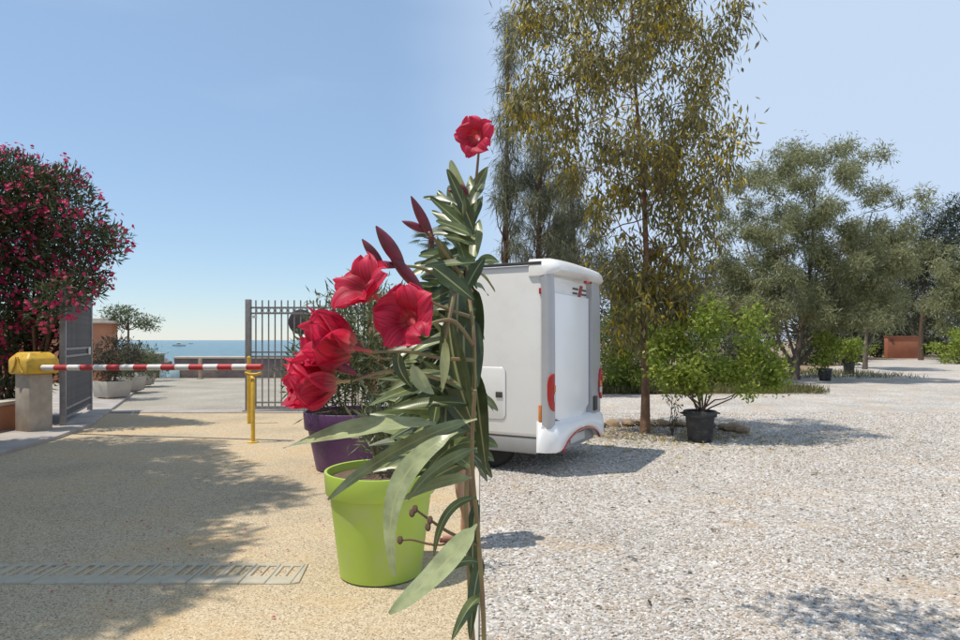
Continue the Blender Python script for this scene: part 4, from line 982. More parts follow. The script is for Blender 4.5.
pts = []
for i in range(25):
    u = -0.74 + 1.48 * i / 24; ar = max(0.0, 1 - (u/0.72)**2) ** 0.6 if abs(u) < .72 else 0
    pts.append((VW/2 + u * VW/2, -0.045, 0.29 + 0.20 * ar - 0.004))
MB().tube(pts, 0.018, 7).build('red_stripe', M_lred, bp_, smooth=True)
MB().box(0.30, 1.60, 0.03, 0.08, 0.26, 0.50).build('plate_recess', M_skirt, van, bevel=0.01)
pl = MB().box(0.66, 1.18, 0.008, 0.029, 0.315, 0.425).build('number_plate', M_plate, van, bevel=0.004)
MB().box(1.50, 1.62, -0.03, 0.02, 0.66, 0.86).build('vent', M_trim, van, bevel=0.01)
# tail lights
def tail(xc, out):
    mb = MB(); prof = [(0.0,0.80),(0.055,0.86),(0.07,1.0),(0.065,1.15),(0.02,1.24),(-0.04,1.24),(-0.055,1.1),(-0.055,0.92),(-0.03,0.82)]
    k = len(prof)
    mb.add([(xc - out*x, -0.028, z) for x, z in prof] + [(xc - out*x, 0.03, z) for x, z in prof], [tuple(range(k)), tuple(range(k,2*k))[::-1]] + [(i,(i+1)%k,k+(i+1)%k,k+i) for i in range(k)])
    t = mb.build('tail_light', M_lred, van, bevel=0.012)
    for z, m_ in ((1.03, M_lora), (0.94, M_plate)):
        MB().box(xc - out*0.045 - .035, xc - out*0.045 + .035, -0.036, -0.02, z-.04, z+.04).build('lens', m_, t, bevel=0.006)
tail(VW-0.10, 1)
# the near light wraps round the corner
mb = MB(); path = [(-0.010,0.055),(-0.013,0.045),(-0.013,0.032),(0.0,0.01),(0.03,-0.012),(0.055,-0.016)]; zlo = [1.00,0.93,0.88,0.83,0.80,0.79]; zhi = [1.10,1.15,1.19,1.22,1.24,1.24]; vs_ = []
for (x, y), a, c in zip(path, zlo, zhi):
    for z in (a, a + (c-a)*.33, a + (c-a)*.66, c): vs_.append((x, y, z))
for (x, y), a, c in zip(path, zlo, zhi):
    for z in (a, a + (c-a)*.33, a + (c-a)*.66, c): vs_.append((x*.3 + .035, y*.5 + .06, z))
fs = [(i*4+k, i*4+k+1, (i+1)*4+k+1, (i+1)*4+k) for i in range(5) for k in range(3)]
fs += [(24+i*4+k, 24+(i+1)*4+k, 24+(i+1)*4+k+1, 24+i*4+k+1) for i in range(5) for k in range(3)]
fs += [(i*4, (i+1)*4, 24+(i+1)*4, 24+i*4) for i in range(5)] + [(i*4+3, 24+i*4+3, 24+(i+1)*4+3, (i+1)*4+3) for i in range(5)]
fs += [(k, 24+k, 24+k+1, k+1) for k in range(3)] + [(20+k, 20+k+1, 44+k+1, 44+k) for k in range(3)]
t = mb.add(vs_, fs).build('tail_light', M_lred, van, smooth=True)
for z, m_ in ((1.06, M_lora), (0.95, M_plate)): MB().box(0.03, 0.065, -0.026, -0.012, z-.045, z+.045).build('lens', m_, t, bevel=0.006)
MB().box(-0.001, 0.02, 0.14, 0.175, 0.60, 0.86).build('side_reflector', M_lora, van, bevel=0.004)
MB().box(-0.001, 0.02, 0.14, 0.17, 2.20, 2.27).build('side_marker', M_lred, van, bevel=0.004)
# locker door in the side wall: a proud rounded panel with a black lock
mb = MB(); rc = 0.07; y0, y1, z0, z1 = 0.62, 1.40, 0.66, 1.30; pts = []
for cy, cz, a0 in ((y1-rc, z1-rc, 0), (y0+rc, z1-rc, 90), (y0+rc, z0+rc, 180), (y1-rc, z0+rc, 270)):
    for k in range(6): a = R(a0 + 18*k); pts.append((cy + rc*math.cos(a), cz + rc*math.sin(a)))
k = len(pts)
mb.add([(0.003, y, z) for y, z in pts] + [(0.02, y, z) for y, z in pts], [tuple(range(k)), tuple(range(k,2*k))[::-1]] + [(i,(i+1)%k,k+(i+1)%k,k+i) for i in range(k)])
ld = mb.build('locker_door', M_van, van, bevel=0.004)
W = MB()
for i in range(k): W.tube([(0.012, pts[i][0], pts[i][1]), (0.012, pts[(i+1)%k][0], pts[(i+1)%k][1])], 0.007, 5)
W.build('door_seal', M_silver, ld)
MB().box(-0.010, 0.003, 0.66, 0.75, 0.93, 1.0).build('lock', M_trim, ld, bevel=0.003)
for x in (0.28, VW - 0.28):
    w_ = MB().lathe([(0.20,-0.09),(0.30,-0.09),(0.325,-0.06),(0.325,0.06),(0.30,0.09),(0.20,0.09)], seg=28).build('wheel', M_rubber, van, smooth=True)
    w_.rotation_euler = (0, R(90), 0); w_.location = (x, 0.95, 0.325)
    MB().lathe([(0.02,-0.075),(0.19,-0.08),(0.20,-0.05),(0.20,0.05),(0.19,0.08),(0.02,0.075)], seg=20).build('rim', M_silver, w_, smooth=True)

# ------------------------------------------------------------------ trees on the gravel side
def trunk_tree(name, base, label, trunk_pts, trunk_r, clumps, nleaf, L, W_l, leafm, barkm, limbs_from=(0.35, 0.9), droop=0.4, out=0.6, group=None, every=1, lr=0.25, tones=None, seg=9, extra=None, jit=.35, rise=(.10,.25)):
    """trunk_pts are offsets from the base; clumps are offsets too"""
    e = empty(name, base, 0, label, 'tree', group); mb = MB()
    tp_ = [Vector(p) for p in trunk_pts]; mb.tube(tp_, [trunk_r * (1 - 0.82 * i / (len(tp_)-1)) * (1.25 if i == 0 else 1) for i in range(len(tp_))], seg)
    cum = [0]
    for i in range(len(tp_)-1): cum.append(cum[-1] + (tp_[i+1]-tp_[i]).length)
    def at_(t):
        s = t * cum[-1]
        for i in range(len(tp_)-1):
            if s <= cum[i+1] + 1e-6: return tp_[i].lerp(tp_[i+1], (s-cum[i]) / (cum[i+1]-cum[i]))
        return tp_[-1]
    H = tp_[-1].z
    for c in clumps[::every]:
        t = min(limbs_from[1], max(limbs_from[0], (c[2] / H) - random.uniform(*rise)))
        pts, rad = limb(at_(t), c[:3], trunk_r * lr * (1.1 - t), trunk_r * 0.05 + 0.004, 0.06, 6, 0.045); mb.tube(pts, rad, 5)
    if extra: 
        for pts, rad in extra: mb.tube(pts, rad, 7)
    mb.build('trunk', barkm, e, smooth=True)
    crown('crown', clumps, nleaf, L, W_l, leafm, e, droop=droop, out=out, tones=tones, jit=jit)
    return e

# slender eucalyptus with yellowing leaves
eb = G(645, 434); eb.z = 0.02; ed_ = eb.y
def ex(x): return (x - 645) / FPX * ed_
def ez(y): return EYE - (y - 340) / FPX * ed_
cl = []
rt = random.Random(21)
for k in range(95):
    y = rt.uniform(-40, 205); lo, hi = 515, 712
    if y < 40: lo, hi = 520, 715
    if y > 130: lo, hi = 535 + (y-130)*.45, 705
    x = rt.uniform(lo, hi); s = rt.uniform(.20, .38)
    cl.append((ex(x), rt.uniform(-1.3, 1.3), ez(y), s, s, s * 1.25))
for k in range(60):
    y = rt.uniform(185, 340); w = 60 - max(0, (y-250)) * .35; x = 648 + rt.uniform(-w, w); s = rt.uniform(.15, .27)
    cl.append((ex(x), rt.uniform(-.8, .8), ez(y), s, s, s * 1.5))
for x, y in ((700,165),(712,150),(706,235),(716,245),(522,95),(516,120),(530,150),(700,260),(690,285)):
    cl.append((ex(x), rt.uniform(-.5,.5), ez(y), .16, .16, .2))
def euc_tones(p, n_):
    t = np.clip(rng.beta(2, 3, n_) * .8, 0, .8); g = (np.sin(p[:,0]*3.1 + 1) * np.sin(p[:,2]*2.7) * np.sin(p[:,1]*3.3 + 2)); yl = rng.random(n_) < np.clip(.20 + .40 * g, .05, .55)
    t[yl] = .86 + .14 * rng.random(yl.sum()); return t
trunk_tree('eucalyptus_tree', eb, 'slender eucalyptus with yellowing drooping leaves rising from a stone edged bed', [(0,0,0),(.01,0,.9),(-.02,.02,2.0),(.02,0,3.2),(-.03,0,4.4),(-.12,.05,5.6),(-.2,.1,7.0),(-.25,.05,8.6)], .075,
           cl, 25000, .15, .037, L_euc, M_ebark, (.26, .95), droop=1.1, out=.25, lr=.26, tones=euc_tones, every=2, rise=(-.10,.16))
# stones round the bed, litter on it
bed = MB(); bp2 = []
for k in range(26):
    a = 2*math.pi*k/26; bp2.append((eb.x + .25 + 1.45*math.cos(a)*random.uniform(.92,1.08), eb.y + .1 + .95*math.sin(a)*random.uniform(.9,1.1)))
sheet('tree_bed', bp2, 0.012, M_mulch)
se = empty('stone_border', (eb.x, eb.y + .75, 0), 0, 'row of rough brown stones edging the eucalyptus bed', 'stone border')
rmes = [rock_mesh('stone', .15, 40 + k, .62, 2) for k in range(5)]
for k in range(15):
    a = math.pi * (0.02 + 0.96 * k / 14); o = link('stone', rmes[k % 5], M_rock, se)
    o.location = (.25 + 1.5 * math.cos(a), -.72 + 0.98 * math.sin(a), .055); s = random.uniform(.75, 1.25); o.scale = (s*1.25, s, s); o.rotation_euler = (0, 0, random.random()*6)

# black pot with a bright green bush
bp0 = G(700, 442); bp0.z = .012
e = empty('black_pot', bp0, 0, 'round black plastic pot at the foot of the bright green bush', 'plant pot')
MB().lathe([(.18,0),(.185,.01),(.225,.40),(.255,.405),(.262,.42),(.262,.49),(.25,.50),(.225,.495),(.21,.44)], seg=40, close=False).build('tub', M_black, e, smooth=True, angle=45)
MB().lathe([(.001,.445),(.213,.44)], seg=30, close=False).build('soil', M_soil, e)
for s in (-1, 1): MB().tube([(s*.255,-.06,.46),(s*.30,-.05,.455),(s*.30,.05,.455),(s*.255,.06,.46)], .014, 6).build('handle', M_black, e)
def bush(name, base, label, clumps, n, L, Wl, leafm, nst=9, cat='bush', group=None, droop=0.0, sr=.02, spread=.12):
    e = empty(name, base, 0, label, cat, group); mb = MB()
    for c in clumps[::max(1, len(clumps)//nst)]:
        pts, rad = limb((random.uniform(-spread,spread), random.uniform(-spread,spread), 0), c[:3], sr, sr*.3, .05, 5); mb.tube(pts, rad, 6)
    mb.build('stem', M_bark, e, smooth=True)
    crown('foliage', clumps, n, L, Wl, leafm, e, droop=droop, out=.6); return e
d0 = bp0.y
cl = []
rt = random.Random(5)
for k in range(60):
    x = rt.uniform(-1, 1); yt = rt.random()
    px = 716 + 58 * x; top = 303 + 44 * abs(x) ** 1.6; bot = 392 - 8 * abs(x)
    py = top + (bot - top) * yt; s = rt.uniform(.13, .22)
    cl.append(((px-700)/FPX*d0, rt.uniform(-.55,.55)*(1-.5*abs(x)), EYE-(py-340)/FPX*d0 - .45, s, s, s*.9))
bush('citrus_bush', (bp0.x, bp0.y, .455), 'bright green leafy bush growing from the black pot', cl, 6500, .085, .044, L_lemon, 10, spread=.07, sr=.016)
# tree behind the viewpoint whose long bough reaches out over the gravel
cl = [(2.6 + random.uniform(-1.2,1.2), -2.6 + random.uniform(-1.2,1.2), random.uniform(3.6,6.2), .5, .5, .45) for k in range(16)]
bo = [(x_ - .25, y_ + .45, z_, a_, b2, c2) for x_, y_, z_, a_, b2, c2 in [(.55, 3.0, 4.15, .22, .22, .12), (.85, 3.05, 4.25, .26, .20, .14), (1.2, 2.9, 4.3, .25, .22, .14), (.75, 2.75, 4.2, .2, .2, .12), (1.05, 2.6, 4.35, .28, .22, .15), (1.4, 2.45, 4.5, .25, .25, .15)]]
e = empty('yard_tree', (2.6, -2.6, 0), 0, 'tree whose long low bough reaches over the gravel beside the close oleander', 'tree'); mb = MB()
mb.tube([(2.6,-2.6,0),(2.62,-2.58,1.2),(2.55,-2.5,2.6),(2.6,-2.6,4.2),(2.7,-2.7,5.6)], [.16,.13,.11,.08,.03], 9)
mb.tube([(2.55,-2.5,2.7),(2.3,-1.2,3.6),(1.9,.6,4.1),(1.2,2.5,4.4),(.65,3.4,4.25)], [.07,.05,.035,.022,.008], 7)
for c in cl[::2]: pts, rad = limb((2.58,-2.55,3.2), c[:3], .04, .01); mb.tube(pts, rad, 5)
W_(mb.build('trunk', M_gbark, e, smooth=True)); W_(crown('crown', cl + bo + bo, 6500, .12, .04, L_olive, e, droop=.3))
# thin sapling beside the pot
sp = G(672, 436); cl = [(random.uniform(-.12,.16), random.uniform(-.1,.1), z, .10, .10, .12) for z in (.25,.4,.55,.7,.85,1.0)]
bush('sapling', (sp.x, sp.y, .012), 'thin sparse sapling between the eucalyptus trunk and black pot', cl, 130, .09, .025, L_olive, 6, 'sapling', sr=.008, spread=.03, droop=.6)
# further bushes along the verge
def mound(px0, px1, ptop, pbot, d, base_px, name, label, leafm, n, L, Wl, k=40, ry=.8, group=None):
    base = P(base_px, 340, d); base.z = 0; cl = []
    for _ in range(k):
        x = random.uniform(-1, 1); px = (px0+px1)/2 + (px1-px0)/2 * x; top = ptop + (pbot-ptop)*.35*abs(x)**2; py = top + (pbot-top)*random.random()
        s = random.uniform(.10, .17) * (px1-px0)/FPX*d; s = max(.12, min(s, .45)); cl.append(((px-base_px)/FPX*d, random.uniform(-ry,ry), max(.15, EYE-(py-340)/FPX*d), s, s, s*.9))
    return bush(name, base, label, cl, n, L, Wl, leafm, 10, group=group)
mound(598, 662, 305, 392, 19.6, 630, 'green_bush', 'yellow green bush between the camper and the eucalyptus trunk', L_lemon, 3600, .13, .06, L_lemon and 40) if False else None
mound(598, 664, 303, 393, 20.2, 630, 'green_bush', 'yellow green bush between the camper and the eucalyptus trunk', L_lemon, 7500, .13, .06, 60)
mound(668, 760, 330, 392, 21.5, 712, 'green_bush', 'low green bush behind the potted bright bush', L_far, 3000, .14, .06, 36)
mound(936, 985, 330, 362, 44, 958, 'green_bush', 'bright green bush beside the far orange wall', L_lemon, 1700, .26, .12, 26)

# broad grey-green tree on several stems
def px_tree(name, label, bpx, d, clumps_px, trunk_px, tr, n, L, Wl, leafm, barkm, depth, group=None, droop=.3, extra_px=(), every=2, out=.6, lr=.3, flat=1.0, cr=(.5,.9), lf=(.25,.9)):
    b0 = P(bpx, 340, d); b0.z = 0
    def q(x, y, dy=0.0): return Vector(((x-bpx)/FPX*d, dy, EYE-(y-340)/FPX*d))
    cl = []
    for x, y, s in clumps_px:
        r = s / FPX * d; v = q(x, y); dy = random.uniform(-depth, depth); cl.append((v.x, dy, max(v.z, .3), r, r, r*flat))
    tp_ = [q(x, y) for x, y in trunk_px]; tp_[0].z = 0; ex_ = []
    for path, r0, r1 in extra_px:
        pts = [q(*p) for p in path]; pts[0].z = max(pts[0].z, .1)
        for i in range(1, len(pts)): pts[i].y = random.uniform(-.35, .35) * depth * i / len(pts)
        ex_.append((pts, [r0 + (r1-r0)*i/(len(pts)-1) for i in range(len(pts))]))
    return trunk_tree(name, b0, label, tp_, tr, cl, n, L, Wl, leafm, barkm, lf, droop, out, group, every, lr, None, 9, ex_)
rt = random.Random(9)
def oval(cx, cy, rx, ry, n, s0, s1, cond=None, inner=0.0):
    out = []
    while len(out) < n:
        a = rt.random() * 6.283; r = math.sqrt(rt.uniform(inner, 1)); x = cx + rx*r*math.cos(a); y = cy + ry*r*math.sin(a)
        if cond and not cond(x, y): continue
        out.append((x, y, rt.uniform(s0, s1)))
    return out
cl = []
def in_dome(x, y):
    hw = 84 * math.sqrt(max(0, 1 - ((y - 258) / 108.0) ** 2)); return abs(x - 808 - 5 * math.sin(y / 17.0)) < hw + 6 * math.sin(y / 9.0 + x / 30.0)
cl += oval(808, 250, 92, 100, 230, 6.5, 11, lambda x, y: in_dome(x, y) and y < 328) + oval(762, 300, 36, 24, 24, 6, 10) + oval(862, 290, 18, 34, 18, 6, 9)
cl += [(735,185,9),(742,174,8),(754,168,8),(803,160,9),(812,156,7),(848,164,9),(856,160,7),(778,165,8),(882,208,9),(726,262,9)]
px_tree('olive_tree', 'broad grey green tree with several stems beyond the bright bush', 795, 26.6, cl,
        [(795,380),(796,362),(800,340),(806,300),(812,250),(815,190)], .17, 92000, .18, .036, L_olive, M_gbark, 2.8, droop=.45, lr=.16, out=.25, every=4,
        extra_px=[([(795,368),(782,345),(768,315),(752,270),(742,220)], .09,.02), ([(797,366),(815,345),(835,310),(850,265),(862,215)], .10,.02), ([(796,360),(786,330),(782,280),(780,220)], .07,.018), ([(799,350),(822,325),(836,280),(838,225)], .07,.018)])
# needle trees behind the camper
def cas(label, bpx, d, top, spread, n, trunk, group='needle trees behind the camper'):
    cl = []
    for k in range(46):
        t = rt.random(); y = top + (262 - top) * t; w = spread * (.25 + .75 * t) ; s = rt.uniform(4, 9)
        x = trunk(y) + rt.uniform(-w, w); x = max(x, 490 + rt.uniform(0, 6)); cl.append((x, y, s))
    pts = [(trunk(y), y) for y in (380, 330, 280, 230, 180, top + 30, top)]
    px_tree('needle_tree', label, bpx, d, cl, pts, .12, n, .34, .017, L_cas, M_bark, 1.3, group, droop=1.0, out=.35, every=1, lr=.28, flat=1.5)
cas('tallest needle tree standing behind the camper roof with wispy top', 507, 20.0, 25, 16, 6000, lambda y: 507 - (y-140)*.01)
cas('dense needle tree behind the camper beside the tallest one', 541, 19.0, 120, 32, 8500, lambda y: 536 + (y-200)*-.03 + 4)
cas('shorter needle tree behind the camper next to the eucalyptus crown', 572, 21.0, 165, 28, 7000, lambda y: 572 + (y-200)*.03)

# trees closing the far side of the yard
px_tree('feathery_tree', 'grey green tree with pale tips left of the dark pine', 872, 36, oval(872, 282, 24, 44, 60, 5, 10) + [(893,222,6),(898,212,5),(886,235,7),(900,245,5)],
        [(865,366),(866,340),(870,300),(876,250)], .12, 18000, .24, .045, L_olive, M_gbark, 2.5, droop=.5, extra_px=[([(865,355),(878,325),(890,280),(897,230)], .08,.02)])
px_tree('pine_tree', 'tall dark pine rising right of the orange wall', 921, 52, oval(945, 250, 30, 46, 70, 6, 11) + oval(925, 262, 14, 30, 18, 5, 8) + [(952,208,8),(958,215,9)],
        [(921,357),(921,330),(923,300),(930,260),(942,215)], .17, 16000, .40, .06, L_pine, M_bark, 3.5, droop=-.1)
px_tree('leafy_tree', 'open crowned tree standing behind the orange wall', 912, 62, oval(912, 296, 24, 30, 40, 5, 9), [(912,357),(913,330),(912,290),(910,270)], .13, 9000, .36, .07, L_far, M_gbark, 3, droop=.3)
px_tree('leafy_tree', 'grey green tree at the yard edge in front of the dark pine', 978, 46, oval(972, 290, 26, 44, 55, 5, 10), [(980,362),(979,330),(976,290),(973,255)], .15, 15000, .30, .06, L_olive, M_gbark, 3, droop=.5)
spots = [(612, 33, 'dark tree behind the yellow green bush', 250, 40), (660, 38, 'dark tree behind the eucalyptus trunk', 262, 42), (705, 42, 'dark tree behind the potted bright bush', 255, 40), (745, 48, 'dark tree between the bright bush and the broad tree', 262, 40),
         (800, 52, 'dark tree straight behind the broad grey green tree', 275, 42), (845, 56, 'dark tree behind the two far pots', 285, 36), (880, 72, 'dark tree beyond the orange wall on its pot side', 295, 32), (938, 74, 'dark tree beyond the pine trunk', 296, 34), (560, 40, 'dark tree behind the camper and needle trees', 268, 38)]
for bpx, d, lab, top, w in spots:
    px_tree('dark_tree', lab, bpx, d, oval(bpx, (top+345)/2, w, (345-top)/2, 50, 6, 12), [(bpx,340+1056/d),(bpx+1,335),(bpx-1,310),(bpx+1,top+15)], .13*d/40, 8000, .006*d, .0018*d, L_far, M_bark, d*.06, 'dark trees closing the yard', droop=.2)
# low scrub under them
for bpx, d, lab, pt in ((735, 33, 'scrubby dark bush under the broad grey green tree', 340), (830, 42, 'scrubby bush behind the nearer far pot', 338), (862, 60, 'scrubby bush near the orange wall', 338), (640, 30, 'scrubby bush behind the yellow green bush', 335), (940, 66, 'scrubby bush behind the pine', 338)):
    mound(bpx-32, bpx+32, pt, 340+1056/d-2, d, bpx, 'scrub_bush', lab, L_far, 1900, .007*d, .003*d, 26, 1.2, 'scrub under the far trees')

# orange wall far down the yard
ow = empty('orange_wall', (P(902,340,58).x, 58, 0), 0, 'free standing orange rendered wall at the end of the yard', 'wall')
W_(MB().box(P(886,340,58).x, P(919,340,58).x, 57.8, 58.3, 0, 1.92).build('wall_body', M_orange, ow, bevel=.03))
W_(MB().box(P(885.5,340,58).x, P(919.5,340,58).x, 57.75, 58.35, 1.92, 1.99).build('coping', M_orange, ow, bevel=.02))
W_(MB().box(P(889.5,340,58).x, P(892,340,58).x, 57.76, 57.80, 1.55, 1.72).build('sign_plate', M_trim, ow))
# small potted plants along the yard edge
def small_pot(px, py, w, h, lab, labp, top, n):
    p = G(px, py); e = empty('small_pot', (p.x, p.y, .006), 0, lab, 'plant pot', 'black pots along the yard edge')
    MB().lathe([(w*.38,0),(w*.40,.01),(w*.48,h*.85),(w*.52,h*.86),(w*.52,h),(w*.45,h),(w*.44,h*.85)], seg=24, close=False).build('tub', M_black, e, smooth=True, angle=45)
    MB().lathe([(.001,h*.88),(w*.45,h*.86)], seg=20, close=False).build('soil', M_soil, e)
    cl = ellip_clumps((0,0,top*.55), (w*1.3, w*1.0, top*.45), 14, .2)
    bush('potted_plant', (p.x, p.y, h*.87), labp, cl, n, .17, .08, L_lemon, 6, 'plant', 'plants in the far black pots', spread=.05, sr=.015)
small_pot(825, 381, .52, .50, 'black pot on the yard edge closest to the broad tree', 'bright green plant in the pot closest to the broad tree', 1.5, 750)
small_pot(849, 374, .52, .50, 'black pot between the broad tree and the orange wall', 'bright green plant in the pot towards the orange wall', 1.3, 700)
small_pot(862, 362, .80, .55, 'wide low black pot closest to the orange wall', 'sparse green plant in the wide low pot', .8, 260)
# dark bench by the broad tree
bb = P(781, 340, 29); be = empty('park_bench', (bb.x, 29, 0), R(8), 'dark wooden bench beside the trunk of the broad tree', 'bench')
for k in range(3): MB().box(-.75, .75, -.22 + k*.15, -.10 + k*.15, .42, .46).build('seat_slat', M_dkwood, be)
for k in range(2): MB().box(-.75, .75, .24, .27, .58 + k*.16, .69 + k*.16).build('back_slat', M_dkwood, be)
for s in (-1, 1):
    MB().box(s*.6-.03, s*.6+.03, -.2, -.14, 0, .42).build('leg', M_dkwood, be); MB().box(s*.6-.03, s*.6+.03, .2, .24, 0, .86).build('leg', M_dkwood, be)

# palm behind the terracotta house
pb = P(431, 340, 24); pm = empty('palm_tree', (pb.x, 24, 0), 0, 'small fan palm rising behind the terracotta house', 'palm')
pc_ = EYE - (240-340)/FPX*24
MB().tube([(0,0,0),(.03,0,2),(0,0,pc_-.3),(0,0,pc_)], [.17,.14,.12,.10], 10).build('trunk', M_bark, pm, smooth=True)
fr = []
for k in range(26):
    az = rt.random()*6.283; el = rt.uniform(-.35, 1.2); dv = Vector((math.cos(az)*math.cos(el), math.sin(az)*math.cos(el), math.sin(el)))
    a = Vector((0,0,pc_)) ; c = a + dv * .45
    mb = MB(); mb.tube([a + dv*.05, c], [.014,.008], 5)
    sd = dv.cross(Vector((0,0,1))).normalized(); up_ = sd.cross(dv)
    for j in range(13):
        q_ = R(-75 + 150*j/12); d2 = dv*math.cos(q_) + sd*math.sin(q_); tip = c + d2*.48 - Vector((0,0,.06)); w2 = (dv*-math.sin(q_) + sd*math.cos(q_))*.022; md = c + d2*.24 + up_*.02
        mb.add([c, md - w2, tip, md + w2], [(0,1,2,3)])
    o = mb.build('frond', L_pot, pm); at_ = o.data.attributes.new('tone','FLOAT','POINT'); at_.data.foreach_set('value', np.full(len(o.data.vertices), rt.uniform(.2,.95), dtype=np.float32))

# ------------------------------------------------------------------ grass along the verge
def grass(name, n, xr, yr, h, label=None):
    x = rng.uniform(*xr, n); y = rng.uniform(*yr, n); p = np.stack([x, y, np.zeros(n)], 1)
    d = rng.normal(size=(n,3)) * .35 + np.array([0,0,1.0]); o = link(name, leaf_mesh(name, p, d, rng.normal(size=(n,3)), h*(.5+rng.random(n)), .022, rng.random(n)), L_grass)
    o['kind'] = 'stuff'; o['label'] = label; o['category'] = 'grass'; return o
grass('verge_grass', 9000, (3.2, 10.6), (19.4, 21.2), .24, 'strip of dry green grass along the gravel edge')
grass('tree_grass', 2600, (11.5, 19), (27, 33), .22, 'dry grass round the foot of the broad tree')

# ------------------------------------------------------------------ loose stones lying on the yard and drive
def scatter(name, pts, scl, protos, m):
    me = bpy.data.meshes.new(name); N = len(pts); me.vertices.add(N); me.vertices.foreach_set('co', np.asarray(pts, np.float32).ravel())
    a = me.attributes.new('scl', 'FLOAT', 'POINT'); a.data.foreach_set('value', np.asarray(scl, np.float32))
    a = me.attributes.new('rot', 'FLOAT_VECTOR', 'POINT'); a.data.foreach_set('vector', np.stack([rng.normal(0,.35,N), rng.normal(0,.35,N), rng.uniform(0,6.28,N)],1).astype(np.float32).ravel())
    o = link(name, me); o['kind'] = 'stuff'
    ng = bpy.data.node_groups.new(name, 'GeometryNodeTree')
    ng.interface.new_socket('Geometry', in_out='INPUT', socket_type='NodeSocketGeometry'); ng.interface.new_socket('Geometry', in_out='OUTPUT', socket_type='NodeSocketGeometry')
    gi = ng.nodes.new('NodeGroupInput'); go = ng.nodes.new('NodeGroupOutput'); ip = ng.nodes.new('GeometryNodeInstanceOnPoints'); jn = ng.nodes.new('GeometryNodeJoinGeometry')
    sm = ng.nodes.new('GeometryNodeSetMaterial'); sm.inputs['Material'].default_value = m
    for k in range(protos):       # stone shapes made in the node tree from lumpy spheres
        ic = ng.nodes.new('GeometryNodeMeshIcoSphere'); ic.inputs['Radius'].default_value = 1.0; ic.inputs['Subdivisions'].default_value = 2
        sp_ = ng.nodes.new('GeometryNodeSetPosition'); nt_ = ng.nodes.new('ShaderNodeTexNoise'); nt_.noise_dimensions = '4D'; nt_.inputs['Scale'].default_value = 0.9; nt_.inputs['W'].default_value = k * 3.7
        sub_ = ng.nodes.new('ShaderNodeVectorMath'); sub_.operation = 'SUBTRACT'; sub_.inputs[1].default_value = (.5,.5,.5)
        mul_ = ng.nodes.new('ShaderNodeVectorMath'); mul_.operation = 'MULTIPLY'; mul_.inputs[1].default_value = (1.7,1.5,1.4)
        ng.links.new(nt_.outputs['Color'], sub_.inputs[0]); ng.links.new(sub_.outputs[0], mul_.inputs[0]); ng.links.new(mul_.outputs[0], sp_.inputs['Offset'])
        ng.links.new(ic.outputs[0], sp_.inputs['Geometry'])
        tf = ng.nodes.new('GeometryNodeTransform'); tf.inputs['Scale'].default_value = (1.2, .9, .62); ng.links.new(sp_.outputs[0], tf.inputs['Geometry'])
        ng.links.new(tf.outputs[0], jn.inputs[0]) if False else None
        gi_ = ng.nodes.new('GeometryNodeGeometryToInstance'); ng.links.new(tf.outputs[0], gi_.inputs[0]); ng.links.new(gi_.outputs[0], jn.inputs[0])
    ip.inputs['Pick Instance'].default_value = True
    sa = ng.nodes.new('GeometryNodeInputNamedAttribute'); sa.data_type = 'FLOAT'; sa.inputs['Name'].default_value = 'scl'
    ra = ng.nodes.new('GeometryNodeInputNamedAttribute'); ra.data_type = 'FLOAT_VECTOR'; ra.inputs['Name'].default_value = 'rot'
    ng.links.new(gi.outputs[0], ip.inputs['Points']); ng.links.new(jn.outputs[0], ip.inputs['Instance']); ng.links.new(sa.outputs[0], ip.inputs['Scale']); ng.links.new(ra.outputs[0], ip.inputs['Rotation'])
    ng.links.new(ip.outputs[0], sm.inputs['Geometry']); ng.links.new(sm.outputs[0], go.inputs[0])
    md = o.modifiers.new('stones', 'NODES'); md.node_group = ng
    return o
def peb_mat(name, stops):
    m, n, l, b = nodes_of(name); oi = n.new('ShaderNodeObjectInfo'); cr = n.new('ShaderNodeValToRGB'); e_ = cr.color_ramp.elements
    while len(e_) < len(stops): e_.new(.5)
    for k, (p_, c_) in enumerate(stops): e_[k].position = p_; e_[k].color = (*c_, 1)
    l.new(oi.outputs['Random'], cr.inputs[0]); l.new(cr.outputs[0], b.inputs['Base Color']); b.inputs['Roughness'].default_value = .9; b.inputs['Specular IOR Level'].default_value = .2
    return m
M_peb = peb_mat('gravel_stone', [(0, (.19,.17,.15)), (.08, (.36,.32,.275)), (.3, (.44,.36,.28)), (.5, (.48,.45,.42)), (.85, (.57,.54,.50)), (1, (.69,.66,.62))])
M_peb2 = peb_mat('drive_stone', [(0, (.16,.11,.07)), (.15, (.36,.28,.18)), (.6, (.50,.41,.28)), (1, (.66,.57,.43))])
N = 105000
u = rng.random(N); yy = 2.2 + (14.5 - 2.2) * u ** 1.25; xx = rng.random(N) * (yy * .78 + .6)
nz_ = np.sin(xx*2.1 + np.sin(yy*1.3)*1.5) * np.sin(yy*1.9 + np.sin(xx*1.1)*2); kp = rng.random(N) < .62 + .38 * nz_
xx, yy = xx[kp], yy[kp]; xx = np.maximum(xx, .012)
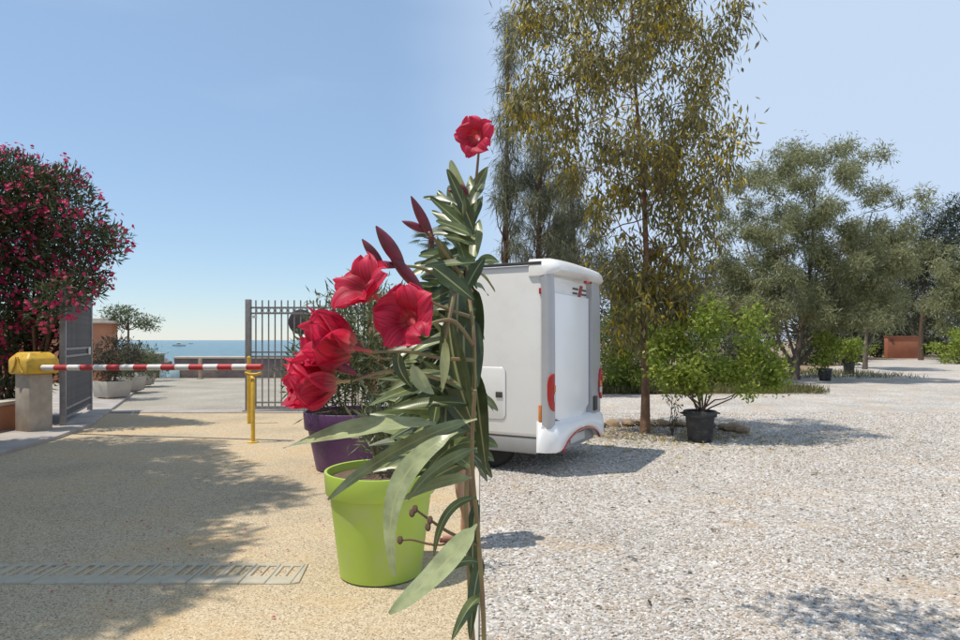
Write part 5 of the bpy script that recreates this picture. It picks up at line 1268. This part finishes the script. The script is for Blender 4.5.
sc = .0048 + .0052 * rng.random(len(xx)) ** 2 + .0005 * yy; big = rng.random(len(xx)) < .006; sc[big] *= 1.9
o = scatter('gravel_stones', np.stack([xx, yy, np.full(len(xx), .008)], 1), sc, 5, M_peb); tag(o, 'loose pale grey stones scattered over the gravel yard', 'gravel')
N = 15000
yy = 2.3 + (9 - 2.3) * rng.random(N) ** 1.4; xx = -rng.random(N) * (yy * .76 + .3); kp = xx > -5.0; xx, yy = xx[kp], yy[kp]
kp = ~((xx < -1.2) & (xx > -4.3) & (yy > 4.29) & (yy < 4.69)); xx, yy = np.minimum(xx[kp], -.075), yy[kp]
o = scatter('drive_stones', np.stack([xx, yy, np.full(len(xx), .006)], 1), 0.0026 + .0032 * rng.random(len(xx)) ** 2, 4, M_peb2); tag(o, 'fine tan grit lying on the driveway', 'grit')

# fallen leaves and petals lying about
def litter(name, n, fx, fy, L, Wl, m, label, cat, tone):
    x, y = fx(n), fy(n); p = np.stack([x, y, np.full(n, .016) + rng.random(n) * .008], 1); a = rng.random(n) * 6.283
    d = np.stack([np.cos(a), np.sin(a), rng.normal(0, .12, n)], 1); o = link(name, leaf_mesh(name, p, d, np.tile([0., 0., 1.], (n, 1)) + rng.normal(0, .15, (n, 3)), L * (.6 + .8 * rng.random(n)), Wl, tone(n), .35), m)
    return tag(o, label, cat, None, 'stuff')
litter('fallen_leaves', 700, lambda n: eb.x + .4 + rng.normal(0, 1.3, n), lambda n: eb.y - .3 + rng.normal(0, .8, n), .11, .028, L_euc, 'dry fallen leaves strewn under the eucalyptus', 'leaf litter', lambda n: .3 + .7 * rng.random(n))
litter('scattered_leaves', 130, lambda n: .3 + 7 * rng.random(n), lambda n: 3 + 8 * rng.random(n), .075, .022, L_dkred, 'few dark leaves scattered over the open gravel', 'leaf litter', lambda n: rng.random(n))
litter('fallen_petals', 46, lambda n: -2.2 + rng.normal(0, .9, n), lambda n: 4.6 + rng.normal(0, .8, n), .028, .02, L_blossom, 'fallen pink petals lying on the tan driveway', 'petals', lambda n: rng.random(n))
